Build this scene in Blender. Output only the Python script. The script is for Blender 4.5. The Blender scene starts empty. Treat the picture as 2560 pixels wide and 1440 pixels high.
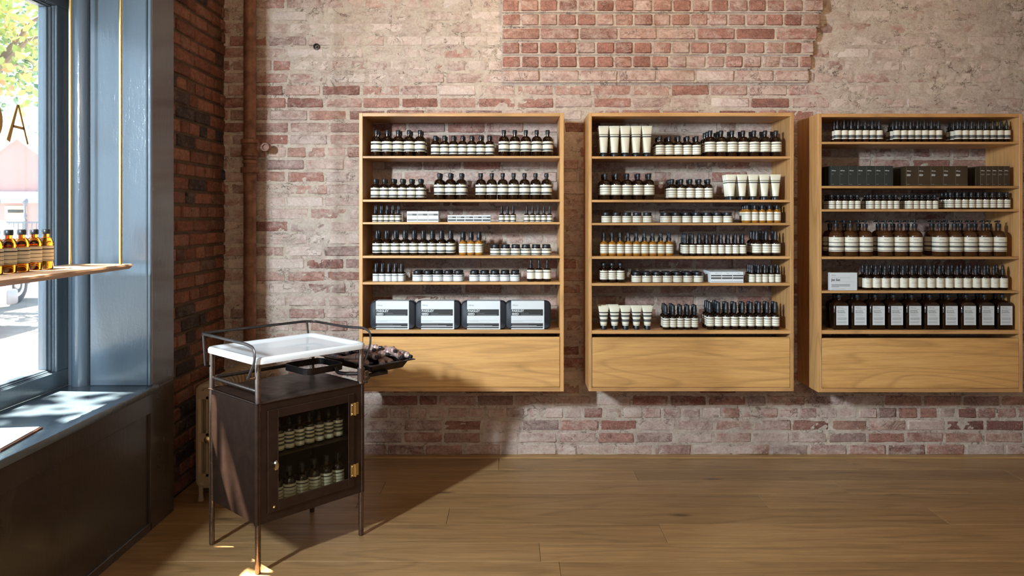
import bpy, bmesh, math, random
from mathutils import Vector, Matrix, noise
C = bpy.context.scene
RN = random.Random(11)
FP, EYE, DW, HY, CX = 1895.0, 1.34, 4.25, 540.0, 1280.0   # focal (px), eye height, wall distance, horizon row

# ------------------------------------------------------------------ camera
cam = bpy.data.cameras.new('camera'); camo = bpy.data.objects.new('camera', cam)
C.collection.objects.link(camo); C.camera = camo
cam.sensor_width = 36; cam.lens = 36 * FP / 2560; cam.shift_y = -(720 - HY) / 2560
cam.clip_start = 0.02; cam.clip_end = 300
camo.location = (0, -DW, EYE); camo.rotation_euler = (math.pi / 2, 0, 0)

# ------------------------------------------------------------------ world, sun, area lights, exposure
world = bpy.data.worlds.new('sky'); C.world = world; world.use_nodes = True
bg = world.node_tree.nodes['Background']; bg.inputs[0].default_value = (0.60, 0.79, 1.0, 1); bg.inputs[1].default_value = 6.0
def light(name, kind, loc, target, energy, color, **kw):
    l = bpy.data.lights.new(name, kind); l.energy = energy; l.color = color
    for k, v in kw.items(): setattr(l, k, v)
    o = bpy.data.objects.new(name, l); C.collection.objects.link(o); o.location = loc
    o.rotation_euler = (Vector(target) - Vector(loc)).to_track_quat('-Z', 'Y').to_euler()
    return o
SUND = Vector((0.475, -0.03, -1.0))
light('sun', 'SUN', (-6, 4, 8), Vector((-6, 4, 8)) + SUND, 200, (1.0, 0.9, 0.76), angle=0.012)
# strong daylight slanting in through the near end of the big shop window
light('street_side_daylight', 'AREA', (-1.975, 0.80 - DW, 2.03), (-0.35, 0.0, 1.0), 90, (0.79, 0.89, 1.0), shape='RECTANGLE', size=0.10, size_y=0.34, spread=1.4)
# added soft cool fill from behind the camera, no window modelled there
light('front_fill_light', 'AREA', (0.2, -1.7 - DW, 1.3), (0.2, 0.0, 0.6), 13, (0.82, 0.90, 1.0), shape='RECTANGLE', size=3.0, size_y=1.6)
# daylight sampling portal in the big window
pt = light('window_portal', 'AREA', (-1.97, 1.8 - DW, 1.50), (0, 1.8 - DW, 1.45), 1, (1, 1, 1), shape='RECTANGLE', size=2.9, size_y=1.8)
pt.data.cycles.is_portal = True
pt.rotation_euler = (math.pi / 2, 0, -math.pi / 2)
# warm ceiling spots washing the brick
for sx, sd, tx, tz, e in ((-0.35, 3.0, -0.38, 2.4, 32), (0.35, 3.0, 0.40, 2.35, 30), (1.1, 3.0, 1.05, 2.25, 24), (1.9, 3.0, 1.95, 2.2, 15), (2.5, 3.0, 2.6, 2.2, 4), (-1.0, 2.9, -1.05, 2.3, 10)):
    light('ceiling_spot_light', 'SPOT', (sx, sd - DW, 3.02), (tx, 0, tz), e, (1.0, 0.70, 0.42), spot_size=1.25, spot_blend=0.9, shadow_soft_size=0.04)
for lx_, ld_ in ((-0.55, -0.5), (0.1, -0.9), (0.7, -0.4), (1.5, -0.8), (2.3, -0.3)):
    light('pendant_lamp_light', 'POINT', (lx_, ld_ - DW, 2.45), (0, 0, 0), 14, (1.0, 0.72, 0.42), shadow_soft_size=0.045)
C.view_settings.view_transform = 'Standard'; C.view_settings.look = 'None'
C.view_settings.exposure = 0.0; C.view_settings.gamma = 1.0; C.view_settings.use_curve_mapping = False
C.cycles.use_denoising = True; C.cycles.max_bounces = 8; C.cycles.diffuse_bounces = 4
C.cycles.transmission_bounces = 8; C.cycles.transparent_max_bounces = 12
C.cycles.caustics_reflective = False; C.cycles.caustics_refractive = False; C.cycles.sample_clamp_indirect = 4

# ------------------------------------------------------------------ materials
def newmat(name):
    m = bpy.data.materials.new(name); m.use_nodes = True
    nt = m.node_tree; b = nt.nodes['Principled BSDF']
    return m, nt, b
def N(nt, t, **kw):
    n = nt.nodes.new(t)
    for k, v in kw.items():
        if k in n.inputs: n.inputs[k].default_value = v
        else: setattr(n, k, v)
    return n
def ramp(nt, fac, stops):
    r = nt.nodes.new('ShaderNodeValToRGB'); e = r.color_ramp.elements
    while len(e) < len(stops): e.new(0.5)
    for i, (p, c) in enumerate(stops):
        e[i].position = p; e[i].color = (*c, 1) if len(c) == 3 else c
    nt.links.new(fac, r.inputs[0]); return r.outputs[0]
def mix(nt, fac, a, b, mode='MIX'):
    m = nt.nodes.new('ShaderNodeMix'); m.data_type = 'RGBA'; m.blend_type = mode
    for v, i in ((fac, 0), (a, 6), (b, 7)):
        if hasattr(v, 'is_output'): nt.links.new(v, m.inputs[i])
        else: m.inputs[i].default_value = (*v, 1) if isinstance(v, tuple) else v
    return m.outputs[2]
def math_(nt, op, a, b=0.0, clamp=False):
    m = nt.nodes.new('ShaderNodeMath'); m.operation = op; m.use_clamp = clamp
    for v, i in ((a, 0), (b, 1)):
        if hasattr(v, 'is_output'): nt.links.new(v, m.inputs[i])
        else: m.inputs[i].default_value = v
    return m.outputs[0]
def bump(nt, b, h, strength, dist):
    n = nt.nodes.new('ShaderNodeBump'); n.inputs['Strength'].default_value = strength; n.inputs['Distance'].default_value = dist
    nt.links.new(h, n.inputs['Height']); nt.links.new(n.outputs[0], b.inputs['Normal'])
def nz(nt, vec, scale, detail=4, rough=0.6, dist=0.0):
    n = N(nt, 'ShaderNodeTexNoise', Scale=scale, Detail=detail, Roughness=rough, Distortion=dist)
    nt.links.new(vec, n.inputs['Vector']); return n.outputs['Fac']
def flat(name, col, rough=0.5, metal=0.0, **kw):
    m, nt, b = newmat(name); b.inputs['Base Color'].default_value = (*col, 1)
    b.inputs['Roughness'].default_value = rough; b.inputs['Metallic'].default_value = metal
    for k, v in kw.items(): b.inputs[k].default_value = v
    return m
def mapped(nt, src, scale, rot=(0, 0, 0)):
    mp = nt.nodes.new('ShaderNodeMapping'); mp.inputs['Scale'].default_value = scale; mp.inputs['Rotation'].default_value = rot
    nt.links.new(src, mp.inputs['Vector']); return mp.outputs[0]

def crack(nt, pos, scale, gate_scale, width=0.012):
    n = nz(nt, pos, scale, 9, 0.62, 0.6); g = nz(nt, pos, gate_scale, 3, 0.5)
    ln = ramp(nt, math_(nt, 'ABSOLUTE', math_(nt, 'SUBTRACT', n, 0.5)), [(0.0, (1, 1, 1)), (width, (0, 0, 0))])
    return math_(nt, 'MULTIPLY', ln, ramp(nt, g, [(0.50, (0, 0, 0)), (0.58, (1, 1, 1))]))
def brick_mat(name, stops, wash_col, wash_gain, speck=(0.62, 0.55, 0.50)):
    m, nt, b = newmat(name)
    at_ = N(nt, 'ShaderNodeAttribute', attribute_name='tw')
    sep = nt.nodes.new('ShaderNodeSeparateColor'); nt.links.new(at_.outputs['Color'], sep.inputs[0])
    pos = nt.nodes.new('ShaderNodeNewGeometry').outputs['Position']
    base = ramp(nt, sep.outputs[0], stops)
    fine = nz(nt, pos, 70, 6, 0.75); med = nz(nt, mapped(nt, pos, (1, 1, 1.8)), 18, 7, 0.7, 0.3); vf = nz(nt, pos, 210, 3, 0.6)
    base = mix(nt, 0.7, base, ramp(nt, fine, [(0.32, (0.25, 0.24, 0.24)), (0.68, (0.74, 0.74, 0.74))]), 'OVERLAY')
    base = mix(nt, 0.6, base, ramp(nt, med, [(0.33, (0.28, 0.26, 0.26)), (0.67, (0.70, 0.69, 0.69))]), 'OVERLAY')
    w = nz(nt, mapped(nt, pos, (1, 1, 1.5)), 10, 12, 0.82, 0.35)
    k = math_(nt, 'ADD', w, math_(nt, 'MULTIPLY', math_(nt, 'SUBTRACT', sep.outputs[1], 0.5), wash_gain))
    mask = ramp(nt, k, [(0.40, (0, 0, 0)), (0.52, (0.42, 0.42, 0.42)), (0.70, (0.9, 0.9, 0.9))])
    wc = mix(nt, 0.6, wash_col, ramp(nt, fine, [(0.32, (0.32, 0.31, 0.31)), (0.68, (0.66, 0.66, 0.66))]), 'OVERLAY')
    col = mix(nt, mask, base, wc)
    col = mix(nt, ramp(nt, vf, [(0.60, (0, 0, 0)), (0.70, (0.7, 0.7, 0.7))]), col, speck)
    col = mix(nt, ramp(nt, nz(nt, pos, 120, 4, 0.7), [(0.28, (0.8, 0.8, 0.8)), (0.36, (0, 0, 0))]), col, (0.08, 0.04, 0.03))
    col = mix(nt, math_(nt, 'MULTIPLY', crack(nt, pos, 7, 4), 0.85), col, (0.06, 0.035, 0.03))
    nt.links.new(col, b.inputs['Base Color']); b.inputs['Roughness'].default_value = 0.88
    b.inputs['Specular IOR Level'].default_value = 0.25
    h = math_(nt, 'ADD', math_(nt, 'MULTIPLY', fine, 0.6), med)
    bump(nt, b, h, 0.75, 0.007)
    return m
REDS = [(0.0, (0.20, 0.095, 0.075)), (0.25, (0.29, 0.138, 0.105)), (0.5, (0.34, 0.175, 0.135)), (0.75, (0.38, 0.23, 0.18)), (1.0, (0.24, 0.17, 0.155))]
M_BRICK = brick_mat('washed_brick', REDS, (0.64, 0.54, 0.47), 0.50)
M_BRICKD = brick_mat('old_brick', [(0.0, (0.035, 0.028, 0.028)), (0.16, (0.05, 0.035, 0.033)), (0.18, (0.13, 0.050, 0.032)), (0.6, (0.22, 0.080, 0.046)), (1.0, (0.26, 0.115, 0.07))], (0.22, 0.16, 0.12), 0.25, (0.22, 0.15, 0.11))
def mortar_mat(name, c1, c2, c3):
    m, nt, b = newmat(name); pos = nt.nodes.new('ShaderNodeNewGeometry').outputs['Position']
    big = nz(nt, pos, 4, 8, 0.7, 0.3); fine = nz(nt, pos, 75, 6, 0.78); cr = nz(nt, mapped(nt, pos, (1, 1, 1.5)), 13, 11, 0.8, 0.4)
    col = mix(nt, ramp(nt, big, [(0.38, (0, 0, 0)), (0.62, (1, 1, 1))]), c1, c2)
    col = mix(nt, ramp(nt, cr, [(0.48, (0, 0, 0)), (0.58, (0.45, 0.45, 0.45)), (0.68, (0.85, 0.85, 0.85))]), col, c3)
    col = mix(nt, 0.7, col, ramp(nt, fine, [(0.3, (0.28, 0.28, 0.28)), (0.7, (0.66, 0.66, 0.66))]), 'OVERLAY')
    col = mix(nt, ramp(nt, nz(nt, pos, 95, 4, 0.72), [(0.27, (0.85, 0.85, 0.85)), (0.35, (0, 0, 0))]), col, (0.09, 0.06, 0.045))
    col = mix(nt, math_(nt, 'MULTIPLY', crack(nt, pos, 8, 5, 0.014), 0.9), col, (0.07, 0.045, 0.035))
    col = mix(nt, math_(nt, 'MULTIPLY', crack(nt, mapped(nt, pos, (1, 1, 2.4)), 5, 7, 0.010), 0.9), col, (0.07, 0.045, 0.035))
    nt.links.new(col, b.inputs['Base Color']); b.inputs['Roughness'].default_value = 0.93
    b.inputs['Specular IOR Level'].default_value = 0.2
    bump(nt, b, math_(nt, 'ADD', math_(nt, 'MULTIPLY', fine, 0.7), cr), 1.0, 0.009)
    return m
M_MORTAR = mortar_mat('lime_mortar', (0.70, 0.61, 0.50), (0.63, 0.53, 0.455), (0.46, 0.31, 0.25))
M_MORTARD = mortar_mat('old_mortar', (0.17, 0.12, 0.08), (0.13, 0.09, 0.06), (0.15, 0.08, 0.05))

def wood_mat(name, c1, c2, c3, axis='x', rough=0.42, gscale=1.0, rings=False):
    m, nt, b = newmat(name); tc = nt.nodes.new('ShaderNodeTexCoord'); oi = nt.nodes.new('ShaderNodeObjectInfo')
    off = nt.nodes.new('ShaderNodeVectorMath'); off.operation = 'ADD'
    cv = nt.nodes.new('ShaderNodeCombineXYZ')
    r100 = math_(nt, 'MULTIPLY', oi.outputs['Random'], 57.0)
    for i in range(3): nt.links.new(r100, cv.inputs[i])
    nt.links.new(tc.outputs['Object'], off.inputs[0]); nt.links.new(cv.outputs[0], off.inputs[1])
    s = {'x': (1.2, 26, 26), 'z': (26, 26, 1.2), 'y': (26, 1.2, 26)}[axis]; v = mapped(nt, off.outputs[0], s)
    g1 = nz(nt, v, 1.4 * gscale, 6, 0.6, 0.7); g2 = nz(nt, v, 7 * gscale, 4, 0.6, 0.2)
    s2 = {'x': (0.55, 4.5, 4.5), 'z': (4.5, 4.5, 0.55), 'y': (4.5, 0.55, 4.5)}[axis]
    w0 = nz(nt, mapped(nt, off.outputs[0], s2), 1.0 * gscale, 2, 0.4, 0.3)
    wr = math_(nt, 'FRACT', math_(nt, 'MULTIPLY', w0, 16.0 if rings else 9.0))
    ring = ramp(nt, wr, [(0.0, (0.25, 0.25, 0.25)), (0.15, (0.62, 0.62, 0.62)), (0.8, (0.55, 0.55, 0.55)), (1.0, (0.25, 0.25, 0.25))])
    col = ramp(nt, g1, [(0.25, c1), (0.5, c2), (0.78, c3)])
    col = mix(nt, 0.34 if rings else 0.34, col, ring, 'OVERLAY')
    col = mix(nt, 0.30, col, ramp(nt, g2, [(0.35, (0.28, 0.28, 0.28)), (0.6, (0.6, 0.6, 0.6))]), 'OVERLAY')
    val = math_(nt, 'ADD', 0.86, math_(nt, 'MULTIPLY', oi.outputs['Random'], 0.26))
    hs = nt.nodes.new('ShaderNodeHueSaturation'); nt.links.new(val, hs.inputs['Value']); nt.links.new(col, hs.inputs['Color'])
    out = hs.outputs[0]
    if name == 'oak_floor':
        kn = nt.nodes.new('ShaderNodeTexVoronoi'); kn.inputs['Scale'].default_value = 1.0
        nt.links.new(mapped(nt, off.outputs[0], (1.5, 5.0, 5.0)), kn.inputs['Vector'])
        km = ramp(nt, kn.outputs['Distance'], [(0.03, (1, 1, 1)), (0.10, (0, 0, 0))])
        out = mix(nt, math_(nt, 'MULTIPLY', km, 0.75), out, (0.06, 0.03, 0.015))
    nt.links.new(out, b.inputs['Base Color'])
    nt.links.new(ramp(nt, g2, [(0.3, (rough + 0.1,) * 3), (0.7, (rough - 0.05,) * 3)]), b.inputs['Roughness'])
    bump(nt, b, g2, 0.12, 0.002)
    return m
OAK = ((0.44, 0.225, 0.078), (0.52, 0.275, 0.100), (0.58, 0.325, 0.13))
M_OAKX = wood_mat('oak_across', *OAK, axis='x'); M_OAKZ = wood_mat('oak_upright', *OAK, axis='z')
M_OAKD = wood_mat('oak_drawer', (0.44, 0.225, 0.070), (0.53, 0.285, 0.095), (0.60, 0.34, 0.125), axis='x', gscale=0.9, rings=True)
M_FLOOR = wood_mat('oak_floor', (0.235, 0.135, 0.053), (0.325, 0.190, 0.080), (0.39, 0.240, 0.105), axis='x', rough=0.34)
M_THRESH = wood_mat('oak_strip', (0.34, 0.20, 0.08), (0.42, 0.25, 0.10), (0.48, 0.3, 0.13), axis='x')
M_BOARD = wood_mat('hanging_board', (0.33, 0.17, 0.09), (0.42, 0.24, 0.13), (0.5, 0.3, 0.17), axis='y')

def paint_mat(name, col, rough=0.24, bs=0.35):
    m, nt, b = newmat(name); pos = nt.nodes.new('ShaderNodeNewGeometry').outputs['Position']
    n1 = nz(nt, mapped(nt, pos, (1, 1, 0.22)), 60, 3, 0.6, 0.5); n2 = nz(nt, pos, 130, 3, 0.6); n3 = nz(nt, pos, 7, 3, 0.5)
    b.inputs['Base Color'].default_value = (*col, 1)
    nt.links.new(ramp(nt, n3, [(0.2, (rough - 0.02,) * 3), (0.8, (rough + 0.05,) * 3)]), b.inputs['Roughness'])
    b.inputs['Coat Weight'].default_value = 0.4; b.inputs['Coat Roughness'].default_value = 0.12
    bump(nt, b, math_(nt, 'ADD', n1, math_(nt, 'MULTIPLY', n2, 0.5)), bs, 0.0022)
    return m
M_PAINT = paint_mat('slate_gloss_paint', (0.095, 0.130, 0.165), 0.17, 0.5)
M_PAINTSHADE = paint_mat('shaded_slate_paint', (0.034, 0.027, 0.022), 0.24, 0.3)  # same slate paint, colour darkened and browned for the side without daylight
M_BRASS = flat('brass', (0.72, 0.55, 0.24), 0.28, 1.0)
M_WHITEWALL = flat('painted_plaster', (0.50, 0.45, 0.40), 0.8)
M_CEIL = flat('ceiling_paint', (0.42, 0.38, 0.34), 0.8)

def thin_glass(name, tint, gl=0.06):
    m, nt, b = newmat(name); nt.nodes.remove(b); out = nt.nodes['Material Output']
    t = N(nt, 'ShaderNodeBsdfTransparent'); t.inputs[0].default_value = (*tint, 1)
    g = N(nt, 'ShaderNodeBsdfGlossy'); g.inputs['Roughness'].default_value = 0.02
    lw = N(nt, 'ShaderNodeLayerWeight'); lw.inputs[0].default_value = 0.25
    mx = nt.nodes.new('ShaderNodeMixShader')
    nt.links.new(math_(nt, 'MULTIPLY', lw.outputs['Fresnel'], 0.6 if gl < 0.1 else gl), mx.inputs[0])
    nt.links.new(t.outputs[0], mx.inputs[1]); nt.links.new(g.outputs[0], mx.inputs[2]); nt.links.new(mx.outputs[0], out.inputs[0])
    return m
M_PANE = thin_glass('window_pane_glass', (0.97, 0.99, 0.98))
M_DOORGLASS = thin_glass('cabinet_door_glass', (0.9, 0.92, 0.88))
M_BROWNGLASS = flat('brown_bottle_glass', (0.010, 0.0035, 0.0015), 0.06, 0.0, **{'Specular IOR Level': 0.7})
M_AMBER = flat('amber_bottle_glass', (0.30, 0.12, 0.012), 0.08, 0.0, **{'Specular IOR Level': 0.6})
m, nt, b = newmat('amber_clear_glass'); M_AMBERCLEAR = m
b.inputs['Base Color'].default_value = (0.70, 0.20, 0.015, 1); b.inputs['Roughness'].default_value = 0.03
b.inputs['Transmission Weight'].default_value = 1.0; b.inputs['IOR'].default_value = 1.4
M_CAP = flat('black_plastic_cap', (0.012, 0.013, 0.016), 0.38)
M_CREAM = flat('cream_label_paper', (0.72, 0.68, 0.55), 0.6)
M_WHITEL = flat('white_label_paper', (0.62, 0.64, 0.64), 0.6)
M_BLACKP = flat('black_print', (0.018, 0.017, 0.016), 0.6)
M_GREYP = flat('dark_grey_print', (0.075, 0.075, 0.072), 0.6)
M_MIDP = flat('grey_print', (0.22, 0.22, 0.21), 0.6)
M_TUBE = flat('cream_tube_plastic', (0.70, 0.67, 0.52), 0.4)
M_GREENBOX = flat('dark_green_card', (0.016, 0.021, 0.020), 0.55)
M_BROWNBOX = flat('dark_brown_card', (0.038, 0.023, 0.009), 0.55)
M_EDGE = flat('card_edge', (0.20, 0.17, 0.12), 0.6)
M_CASE = flat('black_zip_case', (0.012, 0.014, 0.020), 0.6)
M_ENAMEL = flat('white_enamel', (0.82, 0.84, 0.85), 0.12, 0.0, **{'Coat Weight': 0.5})
def steel_mat(name, c1, c2, rough, metal):
    m, nt, b = newmat(name); pos = nt.nodes.new('ShaderNodeNewGeometry').outputs['Position']
    n1 = nz(nt, pos, 14, 8, 0.7, 0.5); n2 = nz(nt, pos, 90, 4, 0.7)
    nt.links.new(ramp(nt, n1, [(0.35, c1), (0.68, c2)]), b.inputs['Base Color'])
    nt.links.new(ramp(nt, n1, [(0.3, (rough + 0.15,) * 3), (0.7, (rough,) * 3)]), b.inputs['Roughness'])
    b.inputs['Metallic'].default_value = metal; bump(nt, b, n2, 0.15, 0.001)
    return m
M_STEEL = steel_mat('patinated_dark_steel', (0.022, 0.011, 0.007), (0.045, 0.024, 0.017), 0.3, 0.35)
M_TUBING = steel_mat('worn_steel_tube', (0.11, 0.078, 0.062), (0.24, 0.175, 0.14), 0.2, 0.9)
M_BLKSTEEL = steel_mat('blackened_steel', (0.03, 0.025, 0.023), (0.07, 0.055, 0.05), 0.3, 0.7)
M_RUST = steel_mat('rusty_painted_pipe', (0.10, 0.035, 0.018), (0.30, 0.135, 0.07), 0.5, 0.1)
M_RADI = flat('ivory_radiator_paint', (0.38, 0.28, 0.17), 0.38)
M_TUBEFOIL = steel_mat('crumpled_tube_foil', (0.30, 0.15, 0.11), (0.60, 0.46, 0.42), 0.35, 0.2)
M_GOLDLEAF = flat('gold_leaf', (0.55, 0.30, 0.06), 0.4, 0.3)

# ------------------------------------------------------------------ mesh helpers
class MB:
    def __init__(s): s.v = []; s.f = []; s.m = []
    def add(s, vs, fs, mat=0, M=None):
        o = len(s.v)
        s.v += [tuple(M @ Vector(p)) for p in vs] if M is not None else [tuple(p) for p in vs]
        s.f += [tuple(i + o for i in f) for f in fs]
        s.m += mat if isinstance(mat, list) else [mat] * len(fs)
        return s
    def box(s, x0, x1, y0, y1, z0, z1, mat=0, M=None):
        return s.add([(x0, y0, z0), (x1, y0, z0), (x1, y1, z0), (x0, y1, z0), (x0, y0, z1), (x1, y0, z1), (x1, y1, z1), (x0, y1, z1)],
                     [(0, 3, 2, 1), (4, 5, 6, 7), (0, 1, 5, 4), (1, 2, 6, 5), (2, 3, 7, 6), (3, 0, 4, 7)], mat, M)
    def cbox(s, x0, x1, y0, y1, z0, z1, c=0.002, mat=0, M=None, seg=1):
        bm = bmesh.new(); bmesh.ops.create_cube(bm, size=1)
        for v in bm.verts: v.co = ((x0 + x1) / 2 + v.co.x * (x1 - x0), (y0 + y1) / 2 + v.co.y * (y1 - y0), (z0 + z1) / 2 + v.co.z * (z1 - z0))
        bmesh.ops.bevel(bm, geom=bm.edges[:], offset=c, segments=seg, affect='EDGES', profile=0.5)
        s.add([v.co[:] for v in bm.verts], [tuple(v.index for v in f.verts) for f in (bm.verts.index_update() or bm.faces)], mat, M); bm.free(); return s
    def lathe(s, prof, seg=18, mat=0, M=None, cap=True):
        vs, fs, ms = [], [], []
        for r, z in prof:
            for k in range(seg):
                a = 2 * math.pi * k / seg; vs.append((r * math.cos(a), r * math.sin(a), z))
        for i in range(len(prof) - 1):
            for k in range(seg):
                k2 = (k + 1) % seg; fs.append((i * seg + k, i * seg + k2, (i + 1) * seg + k2, (i + 1) * seg + k))
                ms.append(mat[i] if isinstance(mat, list) else mat)
        if cap:
            fs.append(tuple(range(seg - 1, -1, -1))); ms.append(mat[0] if isinstance(mat, list) else mat)
            n = (len(prof) - 1) * seg; fs.append(tuple(range(n, n + seg))); ms.append(mat[-1] if isinstance(mat, list) else mat)
        return s.add(vs, fs, ms, M)
    def tube(s, pts, r, seg=10, mat=0, M=None, flat_=None, closed=False):
        P = [Vector(p) for p in pts]; n = len(P); vs, fs = [], []; up = Vector((0, 0, 1)); side = None
        for i, p in enumerate(P):
            if closed: t = (P[(i + 1) % n] - P[i - 1])
            else: t = (P[min(i + 1, n - 1)] - P[max(i - 1, 0)])
            t.normalize()
            if side is None: side = t.cross(up) if abs(t.z) < 0.9 else t.cross(Vector((0, 1, 0)))
            side = (side - t * side.dot(t)).normalized(); w = side.cross(t)
            rr = r[i] if isinstance(r, (list, tuple)) else r
            ra, rb = (rr, rr) if flat_ is None else (rr * flat_, rr)
            for k in range(seg):
                a = 2 * math.pi * k / seg; vs.append(p + side * (ra * math.cos(a)) + w * (rb * math.sin(a)))
        for i in range(n if closed else n - 1):
            j = (i + 1) % n
            for k in range(seg):
                k2 = (k + 1) % seg; fs.append((i * seg + k, i * seg + k2, j * seg + k2, j * seg + k))
        if not closed: fs += [tuple(range(seg - 1, -1, -1)), tuple(range((n - 1) * seg, n * seg))]
        return s.add(vs, fs, mat, M)
    def prism(s, outline, z0, z1, mat=0, M=None):   # outline in xy, extruded in z
        n = len(outline); vs = [(x, y, z0) for x, y in outline] + [(x, y, z1) for x, y in outline]
        fs = [tuple(range(n - 1, -1, -1)), tuple(range(n, 2 * n))] + [(i, (i + 1) % n, n + (i + 1) % n, n + i) for i in range(n)]
        return s.add(vs, fs, mat, M)
    def mesh(s, name, mats, smooth=True, angle=35):
        me = bpy.data.meshes.new(name); me.from_pydata(s.v, [], s.f)
        for m in mats: me.materials.append(m)
        if any(s.m): me.polygons.foreach_set('material_index', s.m)
        if smooth:
            me.polygons.foreach_set('use_smooth', [True] * len(s.f)); me.set_sharp_from_angle(angle=math.radians(angle))
        me.update(); return me
    def build(s, name, mats, parent=None, loc=None, smooth=True, angle=35):
        if not isinstance(mats, (list, tuple)): mats = [mats]
        if loc is not None:
            L = Vector(loc); s.v = [tuple(Vector(v) - L) for v in s.v]
        o = bpy.data.objects.new(name, s.mesh(name, mats, smooth, angle)); C.collection.objects.link(o)
        if loc is not None: o.location = loc
        if parent is not None: o.parent = parent
        return o
def centred(o):   # move a mesh object's origin to its own centre (keeps it in place)
    me = o.data; c = sum((v.co for v in me.vertices), Vector()) / len(me.vertices)
    me.transform(Matrix.Translation(-c)); o.location = Vector(o.location) + c; return o
def tag(o, label, cat, group=None, kind=None):
    o['label'] = label; o['category'] = cat
    if group: o['group'] = group
    if kind: o['kind'] = kind
    return o
def struct(o): o['kind'] = 'structure'; return o
def empty(name, loc=(0, 0, 0), rz=0.0):
    o = bpy.data.objects.new(name, None); C.collection.objects.link(o); o.location = loc; o.rotation_euler = (0, 0, rz)
    o.empty_display_size = 0.05; return o
def fbm(x, y, z=0.0, o=4): return noise.fractal(Vector((x, y, z)), 0.6, 2.1, o)
def smooth_path(pts, n=5, r=0.25):   # round the corners of a polyline
    P = [Vector(p) for p in pts]; out = [P[0]]
    for i in range(1, len(P) - 1):
        a, b_, c = P[i - 1], P[i], P[i + 1]; la, lc = (a - b_).length, (c - b_).length; q = min(r, la * 0.45, lc * 0.45)
        p0 = b_ + (a - b_).normalized() * q; p2 = b_ + (c - b_).normalized() * q
        for k in range(n + 1):
            t = k / n; out.append(p0 * (1 - t) ** 2 + b_ * 2 * t * (1 - t) + p2 * t * t)
    out.append(P[-1]); return out
def text_polys(txt, size, bold=0.0):
    cu = bpy.data.curves.new('t', 'FONT'); cu.body = txt; cu.size = size; cu.offset = bold; cu.resolution_u = 2
    o = bpy.data.objects.new('t', cu); C.collection.objects.link(o)
    dg = bpy.context.evaluated_depsgraph_get(); me = bpy.data.meshes.new_from_object(o.evaluated_get(dg))
    vs = [v.co[:] for v in me.vertices]; fs = [tuple(p.vertices) for p in me.polygons]
    bpy.data.objects.remove(o); bpy.data.curves.remove(cu); bpy.data.meshes.remove(me)
    return vs, fs
def text_flat(mb, txt, x, z, size, y, mat, bold=0.0, sx=1.0):
    bold = 0.022 * size if bold else 0.0   # reads from -y
    vs, fs = text_polys(txt, size, bold); mb.add([(x + a * sx, y, z + b_) for a, b_, _ in vs], fs, mat)
def text_round(mb, txt, x, z, size, r, mat, bold=0.0):
    vs, fs = text_polys(txt, size, bold)
    mb.add([(r * math.sin((x + a) / r), -r * math.cos((x + a) / r), z + b_) for a, b_, _ in vs], fs, mat)

# ================================================================== ROOM
XL = -1.617          # brick side wall plane
XP = -1.54           # panelled window wall, room face
XW = -1.90           # window frame face
Y = lambda d: d - DW

def brick_geo(a0, a1, z0, z1, front, rn, back=-0.02):
    """4x4 front grid with worn corners plus four sides; (along, out, up)"""
    ca = 0.005 + rn.random() * 0.003; cz = 0.004 + rn.random() * 0.003
    As = [a0, a0 + ca, a1 - ca, a1]; Zs = [z0, z0 + cz, z1 - cz, z1]; vs = []
    tilt = rn.uniform(-0.0015, 0.0015); tz = rn.uniform(-0.0015, 0.0015)
    for j in range(4):
        for i in range(4):
            edge = i in (0, 3) or j in (0, 3); cor = i in (0, 3) and j in (0, 3)
            o = front + (tilt if i > 1 else -tilt) + (tz if j > 1 else -tz) - (0.0055 + rn.random() * 0.002 if edge else 0)
            a = As[i] + rn.uniform(-0.0018, 0.0018) + (0 if not cor else (0.0035 if i == 0 else -0.0035))
            z = Zs[j] + rn.uniform(-0.0013, 0.0013) + (0 if not cor else (0.0025 if j == 0 else -0.0025))
            vs.append((a, o, z))
    fs = [(j * 4 + i, j * 4 + i + 1, j * 4 + i + 5, j * 4 + i + 4) for j in range(3) for i in range(3)]
    ring = [0, 1, 2, 3, 7, 11, 15, 14, 13, 12, 8, 4]
    base = 16
    for k in ring: vs.append((vs[k][0], back, vs[k][2]))
    for k in range(12): fs.append((ring[k], base + k, base + (k + 1) % 12, ring[(k + 1) % 12]))
    return vs, fs
def set_tw(me, cols):
    at_ = me.attributes.new('tw', 'FLOAT_COLOR', 'POINT')
    flatc = []
    for c, n in cols: flatc += list(c) * n
    at_.data.foreach_set('color', flatc)
def make_bricks(parent, bricks, mapper, mat, limit, rn, stuff_name='brick_courses'):
    """bricks: (a0,a1,z0,z1,front,tone,wash,priority). The `limit` of highest priority become parts, the rest one joined part"""
    order = sorted(range(len(bricks)), key=lambda i: -bricks[i][7]); single = set(i for i in order[:limit] if bricks[i][7] > 0)
    joint, jc = MB(), []
    for i, (a0, a1, z0, z1, fr, tone, wash, pr) in enumerate(bricks):
        vs, fs = brick_geo(a0, a1, z0, z1, fr, rn); vs = [mapper(*v) for v in vs]
        if i in single:
            mb = MB().add(vs, fs); c = Vector(mapper((a0 + a1) / 2, 0, (z0 + z1) / 2))
            o = mb.build('brick', mat, parent, loc=c, angle=40); set_tw(o.data, [((tone, wash, 0, 1), len(vs))])
        else:
            joint.add(vs, fs); jc.append(((tone, wash, 0, 1), len(vs)))
    if joint.v:
        o = joint.build(stuff_name, mat, parent, angle=40); set_tw(o.data, jc); o['kind'] = 'stuff'

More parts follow.
